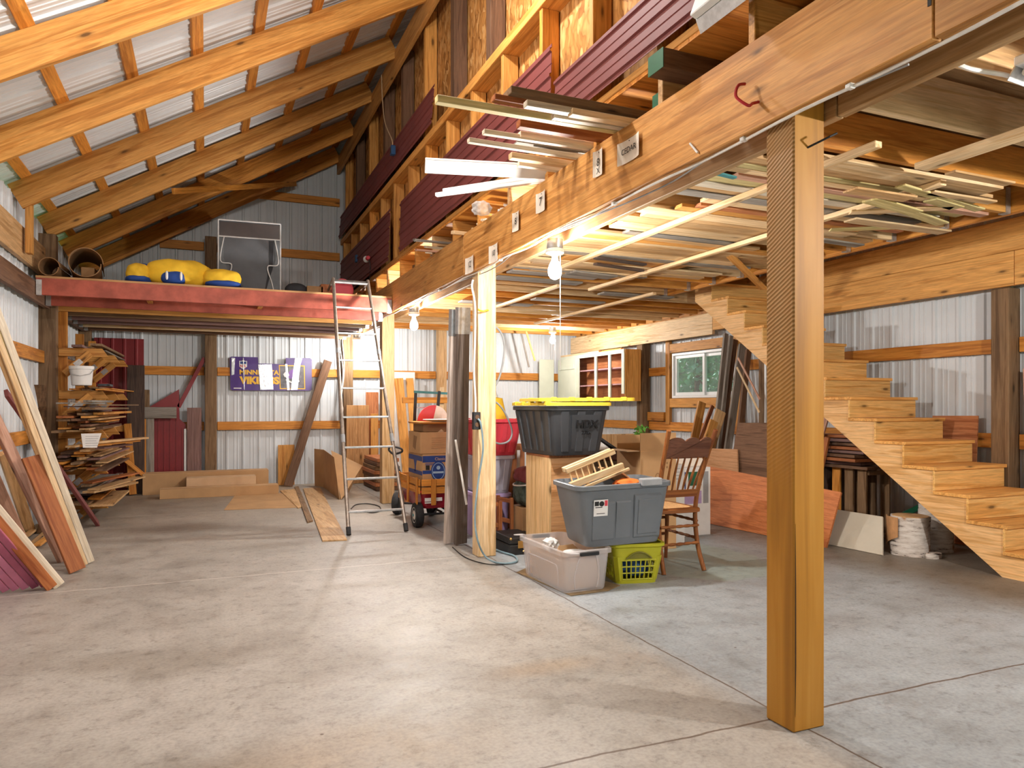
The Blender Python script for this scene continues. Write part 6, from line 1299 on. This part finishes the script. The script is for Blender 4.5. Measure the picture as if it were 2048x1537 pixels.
# rest the loose door on a shelf board
p = dd.location
bm = B(); box(bm, (p.x - .3, 11.25, 0), (p.x + .3, 11.5, max(.01, p.z - .002))); T(fin('support_box', bm, MT['cardd'], bevel=.004), 'dark box under the loose green door', 'box') if p.z > .05 else bm.free()
# ================================================================== planks leaning beside the window
def lean_line(name, a, b, Y0, Y1, w_, t_, c, label, wdir=(1, 0, 0), cat='plank', group=None):
    """a plank whose picture line passes pixels a (top) and b; it stands on the floor at depth Y0 and its top is at depth Y1"""
    lo, hi = 812.5, 1500.0
    for _ in range(40):
        m = (lo + hi) / 2; px = a[0] + (b[0] - a[0]) * (m - a[1]) / (b[1] - a[1])
        if ony(px, m, Y0).z > 0: lo = m
        else: hi = m
    p0 = ony(px, m, Y0); p0.z = .01
    return board(name, p0, ony(*a, Y1), w_, t_, W_('X', c) if isinstance(c, str) else c, label, cat, group, wdir=wdir)
lean_line('grey_plank', (1452, 668), (1436, 820), 7.0, 7.2, .06, .035, 'grey', 'grey weathered plank overlapping the window edge, first of three')
lean_line('grey_plank', (1462, 672), (1446, 820), 7.05, 7.25, .05, .035, 'grey', 'grey weathered plank overlapping the window edge, second of three')
lean_line('grey_plank', (1485, 690), (1456, 897), 6.85, 7.1, .10, .035, 'grey', 'wide grey plank with a pale face nearest the stairs')
lean_line('dark_plank', (1470, 680), (1452, 820), 7.15, 7.3, .07, .035, 'umber', 'dark plank between the grey planks')
lean_line('dark_plank', (1497, 700), (1478, 880), 6.5, 6.7, .07, .035, 'umber', 'dark plank behind the stair stringer beside the wide grey plank')
lean_line('orange_plank', (1483, 838), (1474, 900), 7.1, 7.2, .08, .035, 'orange', 'short orange board behind the brown panel')
lean_line('tan_plank', (1404, 805), (1389, 880), 7.25, 7.4, .11, .03, 'pine', 'tan plank leaning below the window sill')
lean_line('brown_stick', (1425, 812), (1400, 880), 7.3, 7.42, .05, .03, 'cedar', 'thin brown board leaning below the window sill')
lean_line('tan_plank', (1442, 822), (1420, 895), 6.66, 6.78, .14, .02, 'tan', 'light plank in front of the grey planks below the window')
lean_line('tan_plank', (1428, 842), (1410, 895), 6.60, 6.63, .11, .03, 'pine', 'short pine plank nearest the chair back')
for k, (a, b) in enumerate([((1474, 735), (1519, 826)), ((1476, 716), (1520, 800))]):
    board('thin_strip', onx(*a, 5.42), onx(*b, 5.40), .025, .012, W_('X', 'pale' if k == 0 else 'rose'), ['pale strip slanting across under the stairs', 'pinkish strip slanting above the pale one under the stairs'][k], 'strip', wdir=(0, 0, 1))
wsf = empty('shelf_frame', (6.0, 6.4, 0), 0, 'white metal shelving frame against the side wall under the stairs', 'shelving')
for y in (-.16, .16):
    bm = B(); box(bm, (-.015, y - .015, 0), (.015, y + .015, 1.85)); fin('upright', bm, MT['vinyl'], wsf)
for z in (.4, .8, 1.2, 1.55):
    bm = B(); box(bm, (-.01, -.145, z), (.01, .145, z + .02)); fin('crossbar', bm, MT['vinyl'], wsf)
# ================================================================== sheets leaning on the stairs
def quad_panel(name, q, t, mat, label, cat):
    q = [V(p) for p in q]; n = (q[1] - q[0]).cross(q[3] - q[0]).normalized() * t
    if n.x < 0: n = -n
    bm = B(); a = [bm.verts.new(p) for p in q]; b = [bm.verts.new(p + n) for p in q]; bm.faces.new(a); bm.faces.new(b[::-1])
    for i in range(4): bm.faces.new((a[i], b[i], b[(i + 1) % 4], a[(i + 1) % 4]))
    return T(fin(name, bm, mat, bevel=.002), label, cat)
f0, f1 = onz(1652, 1096, .004), onz(1400, 1044, .004)
quad_panel('red_plywood', [f1, f0, onx(1682, 985, 5.04), onx(1402, 930, 4.98)], .018, wood((.58, .20, .065), (.42, .125, .035), 'Y', False, .6, 0), 'large reddish plywood sheet leaning against the staircase', 'plywood')
quad_panel('tan_plywood', [V((5.09, 6.55, .0)), V((5.09, 5.95, .0)), onx(1474, 899, 5.145), onx(1408, 897, 5.145)], .015, wood((.55, .30, .15), (.46, .23, .10), 'Y', False, .6, 0), 'tan plywood sheet behind the large reddish one', 'plywood')
quad_panel('brown_sheet', [V((5.15, 6.35, 0)), V((5.15, 5.3, 0)), onx(1560, 846, 5.185), onx(1478, 846, 5.185)], .015, W_('Y', 'umber'), 'dark brown grooved panel standing behind the tan plywood', 'panel')
c0, c1 = onz(1765, 1111, .004), onz(1655, 1089, .004)
quad_panel('cream_sheet', [c1, c0, onx(1765, 1034, 5.185), onx(1670, 1019, 5.185)], .015, MT['creamp'], 'cream panel leaning at the foot of the staircase', 'panel')
# ================================================================== birch logs and clutter under the stairs
def birch():
    m, nt, p = nodes_of('birch_bark', .75, 0, .2)
    tc = N(nt, 'TexCoord'); mp = N(nt, 'Mapping'); mp.inputs['Scale'].default_value = (3, 3, 16); nt.links.new(tc.outputs['Object'], mp.inputs[0])
    n1 = N(nt, 'TexNoise', Scale=2.2, Detail=5.0, Roughness=.7); nt.links.new(mp.outputs[0], n1.inputs[0])
    n2 = N(nt, 'TexNoise', Scale=5.0, Detail=3.0); nt.links.new(tc.outputs['Object'], n2.inputs[0])
    col = ramp(nt, n1.outputs[0], [(.36, (.05, .035, .03)), (.43, (.55, .48, .42)), (.6, (.74, .69, .63))])
    col = mixc(nt, col, (.42, .20, .08), ramp(nt, n2.outputs[0], [(.62, (0, 0, 0)), (.68, (1, 1, 1))])); nt.links.new(col, p.inputs['Base Color']); bump(nt, p, n1.outputs[0], .4, .01); return m
BM_ = birch(); endm = W_('X', 'tan')
def log(c, r, h, label, curl=False):
    t = empty('birch_log', c, 0, label, 'log'); bm = B(); n = 28; loops = []
    for k in range(9):
        z = h * k / 8; loops.append([(r * (1 + .05 * math.sin(3 * a + k * .3) + .03 * math.sin(7 * a + k)) * math.cos(a), r * (1 + .05 * math.sin(3 * a + k * .3) + .03 * math.sin(7 * a + k)) * math.sin(a), z) for a in [2 * math.pi * i / n for i in range(n)]])
    loft(bm, loops); fin('log_bark', bm, BM_, t, True)
    bm = B(); lathe(bm, [(r * .93, h), (r * .93, h + .004)], 28); fin('sawn_end', bm, endm, t)
    if curl:
        bm = B(); L = []
        for i in range(11):
            a = math.radians(108 + i * 7.5); q = r * (1.06 + .03 * (10 - i) * .6); L.append([(q * math.cos(a), q * math.sin(a), .05 + .01 * i), (q * math.cos(a), q * math.sin(a), h * .98), (q * 1.03 * math.cos(a), q * 1.03 * math.sin(a), h * .98), (q * 1.03 * math.cos(a), q * 1.03 * math.sin(a), .05 + .01 * i)])
        loft(bm, L); fin('peeling_bark', bm, plain('inner_bark', (.50, .26, .11), .8, 0, .2, 9), t)
    return t
log((5.33, 4.17, 0), .145, .315, 'larger birch log with peeling bark standing under the stairs', True)
log((5.68, 4.20, 0), .13, .385, 'taller birch log behind the larger one under the stairs')
bm = B(); lathe(bm, [(.07, 0), (.075, .02), (.07, .04), (.0, .045)], 20, Matrix.Translation((5.36, 3.99, 0)) @ Matrix.Diagonal((1, .7, 1, 1))); T(fin('birch_slice', bm, BM_, smooth=True), 'small birch slice lying before the logs', 'slice')
board('green_board', onx(1766, 1050, 5.95), onx(1850, 1010, 5.95), .05, .025, MT['greenp'], 'green painted board slanting behind the birch logs', 'board')
board('red_board', V((5.98, 3.7, .02)), V((5.98, 4.0, .02)), .10, .03, W_('X', 'cedar'), 'reddish offcut on the floor behind the birch logs', 'offcut', wdir=(1, 0, 0))
for k in range(3): board('floor_scrap', V((5.5 + .1 * k, 3.62 + .06 * k, .012)), V((5.85 + .06 * k, 3.86 + .05 * k, .012)), .05, .02, W_('X', 'umber'), f'dark scrap on the floor under the lower stairs, {nth(k)} from the stringer', 'scrap', 'scraps under the lower stairs', wdir=(-1, 1, 0))
sc_ = empty('slatted_crate', (5.62, 4.93, 0), 0, 'slatted wooden crate on end under the stairs', 'crate')
for i in range(3):
    y = -.145 + .145 * i; board('slat', (-.125, -y, .0), (-.125, -y, .64), .095, .02, W_('X', 'brown' if i else 'orange'), parent=sc_, wdir=(0, 1, 0)); board('slat', (.165, -y, .0), (.165, -y, .64), .095, .02, W_('X', 'brown'), parent=sc_, wdir=(0, 1, 0))
for z in (.03, .61):
    for y in (-.19, .19): board('crosspiece', (-.113, y, z), (.153, y, z), .04, .03, W_('X', 'brown'), parent=sc_)
for k in range(9):
    z = .655 + .035 * k
    board('stacked_board', V((5.52 + R.uniform(-.04, .04), 5.55, z)), V((5.50 + R.uniform(-.05, .05), 4.72 + R.uniform(-.04, .1), z)), R.uniform(.20, .30), .028, W_('X', ['umber', 'plum', 'cedar'][k % 3]), f'dark board stacked on crates under the stairs, {nth(k)} from the bottom', 'board', 'boards stacked under the stairs', wdir=(1, 0, 0))
bm = B(); box(bm, (5.42, 5.2, 0), (5.75, 5.6, .636)); T(fin('dark_crate', bm, W_('Z', 'dark'), bevel=.006), 'dark wooden crate supporting the stacked boards under the stairs', 'crate')
bm = blobm((5.82, 4.82, .80), (.10, .13, .15), 3, 91, .05); T(fin('grey_sack', bm, plain('sackcloth', (.32, .29, .24), .85, 0, .1, 10), smooth=True), 'grey sack lying on the crate under the stairs', 'sack')
board('speckled_plank', V((5.36, 5.5, .0)), onx(1648, 832, 5.35), .12, .02, W_('X', 'rose'), 'pinkish speckled plank standing behind the big rough post', 'plank', wdir=(0, 1, 0))
board('red_stick', V((5.33, 5.28, .0)), onx(1655, 875, 5.33), .05, .03, W_('X', 'cedar'), 'reddish stick leaning on the stacked boards under the stairs', 'stick', wdir=(0, 1, 0))
# beyond the stairs
q = [onx(1865, 832, 6.17), onx(1956, 832, 6.17)]
quad_panel('plywood_offcut', [V((6.10, q[0].y, .0)), V((6.10, q[1].y, .0)), V((6.17, q[1].y, q[1].z)), V((6.17, q[0].y, q[0].z))], .012, W_('Y', 'redply'), 'reddish plywood piece between the stairs and the side wall', 'plywood')
board('pale_plank', V((6.13, 3.62, .0)), V((6.18, 3.70, 1.53)), .20, .035, W_('X', 'rose'), 'pale stained plank standing beside the stair post', 'plank', wdir=(0, 1, 0))
bm = B(); box(bm, (6.085, 3.2, .0), (6.091, 3.66, 1.16)); T(fin('glass_sheet', bm, MT['pane']), 'sheet of clear glass leaning before the pale plank', 'glass')
# ================================================================== lamps
def bulb(name, loc, label, watts, col=(1, .965, .92), drop=.0, string=0, r=.045, base=True, shadow=.05):
    t = empty(name, loc, 0, label, 'lamp', None)
    if base:
        bm = B(); lathe(bm, [(.052, -.062), (.055, -.055), (.055, 0), (.052, 0)], 20); fin('junction_box', bm, MT['galv'], t, True)
        bm = B(); lathe(bm, [(.03, -.098), (.058, -.088), (.062, -.075), (.058, -.063)], 20); fin('lamp_holder', bm, MT['white'], t, True)
    z = -.098 - drop
    bm = B(); lathe(bm, [(.012, z - .16), (r * .6, z - .153), (r * .95, z - .13), (r, z - .10), (r * .85, z - .072), (r * .5, z - .04), (.019, z - .02), (.018, z)], 20); fin('glass_bulb', bm, MT['lamp'], t, True)
    if string:
        bm = B(); tube(bm, [(.03, -.02, -.09), (.03, -.02, -string)], .0025, 6); fin('pull_string', bm, MT['whitec'], t)
    ld = bpy.data.lights.new('bulb_light', 'POINT'); ld.energy = watts / .9; ld.color = col; ld.shadow_soft_size = r
    lo = bpy.data.objects.new('bulb_light', ld); COL.objects.link(lo); lo.parent = t; lo.location = (0, 0, z - .10)
    return t
bulb('ceiling_bulb', (2.085, 4.2, 2.30), 'bright bare bulb under the beam beside the paper tags, pull string below', LAMP_W['beam_near'], string=.85)
bulb('ceiling_bulb', (2.085, 7.65, 2.30), 'lit bare bulb under the beam beyond the outlet post', LAMP_W['beam_mid'])
bulb('ceiling_bulb', (2.085, 10.9, 2.30), 'lit bare bulb behind the stepladder at the end of the beam', LAMP_W['beam_far'])
bulb('ceiling_bulb', (4.95, 10.05, 2.44), 'small lit bulb in front of the end wall by the green cabinet', LAMP_W['rear'], string=.35)
bulb('ceiling_bulb', (2.085, .35, 2.30), 'fill bulb added unseen under the beam behind the viewer', LAMP_W['front'])  # unseen bulb added as weak fill from the front
bulb('ceiling_bulb', (3.7, .6, 2.44), 'fill bulb added unseen under the joists to brighten the stairs', LAMP_W['stair'])  # unseen bulb added to light the risers from the front
for _p, _k, _q in (((-.5, 3.52, 3.52), 'hang', 'fill bulb hung unseen under the roof to even out the left bay'), ((1.25, 4.13, 4.38), 'high', 'fill bulb added unseen high under the roof beside the upper wall')):  # unseen bulbs that even out the light in left bay and loft
    _h = bulb('fill_bulb', _p, _q, LAMP_W[_k])
    bm = B(); tube(bm, [(0, 0, -.02), (0, 0, roofz(_p[0]) + (.27 if _k == 'hang' else 0) - _p[2])], .004, 6); fin('cord', bm, MT['whitec'], _h)
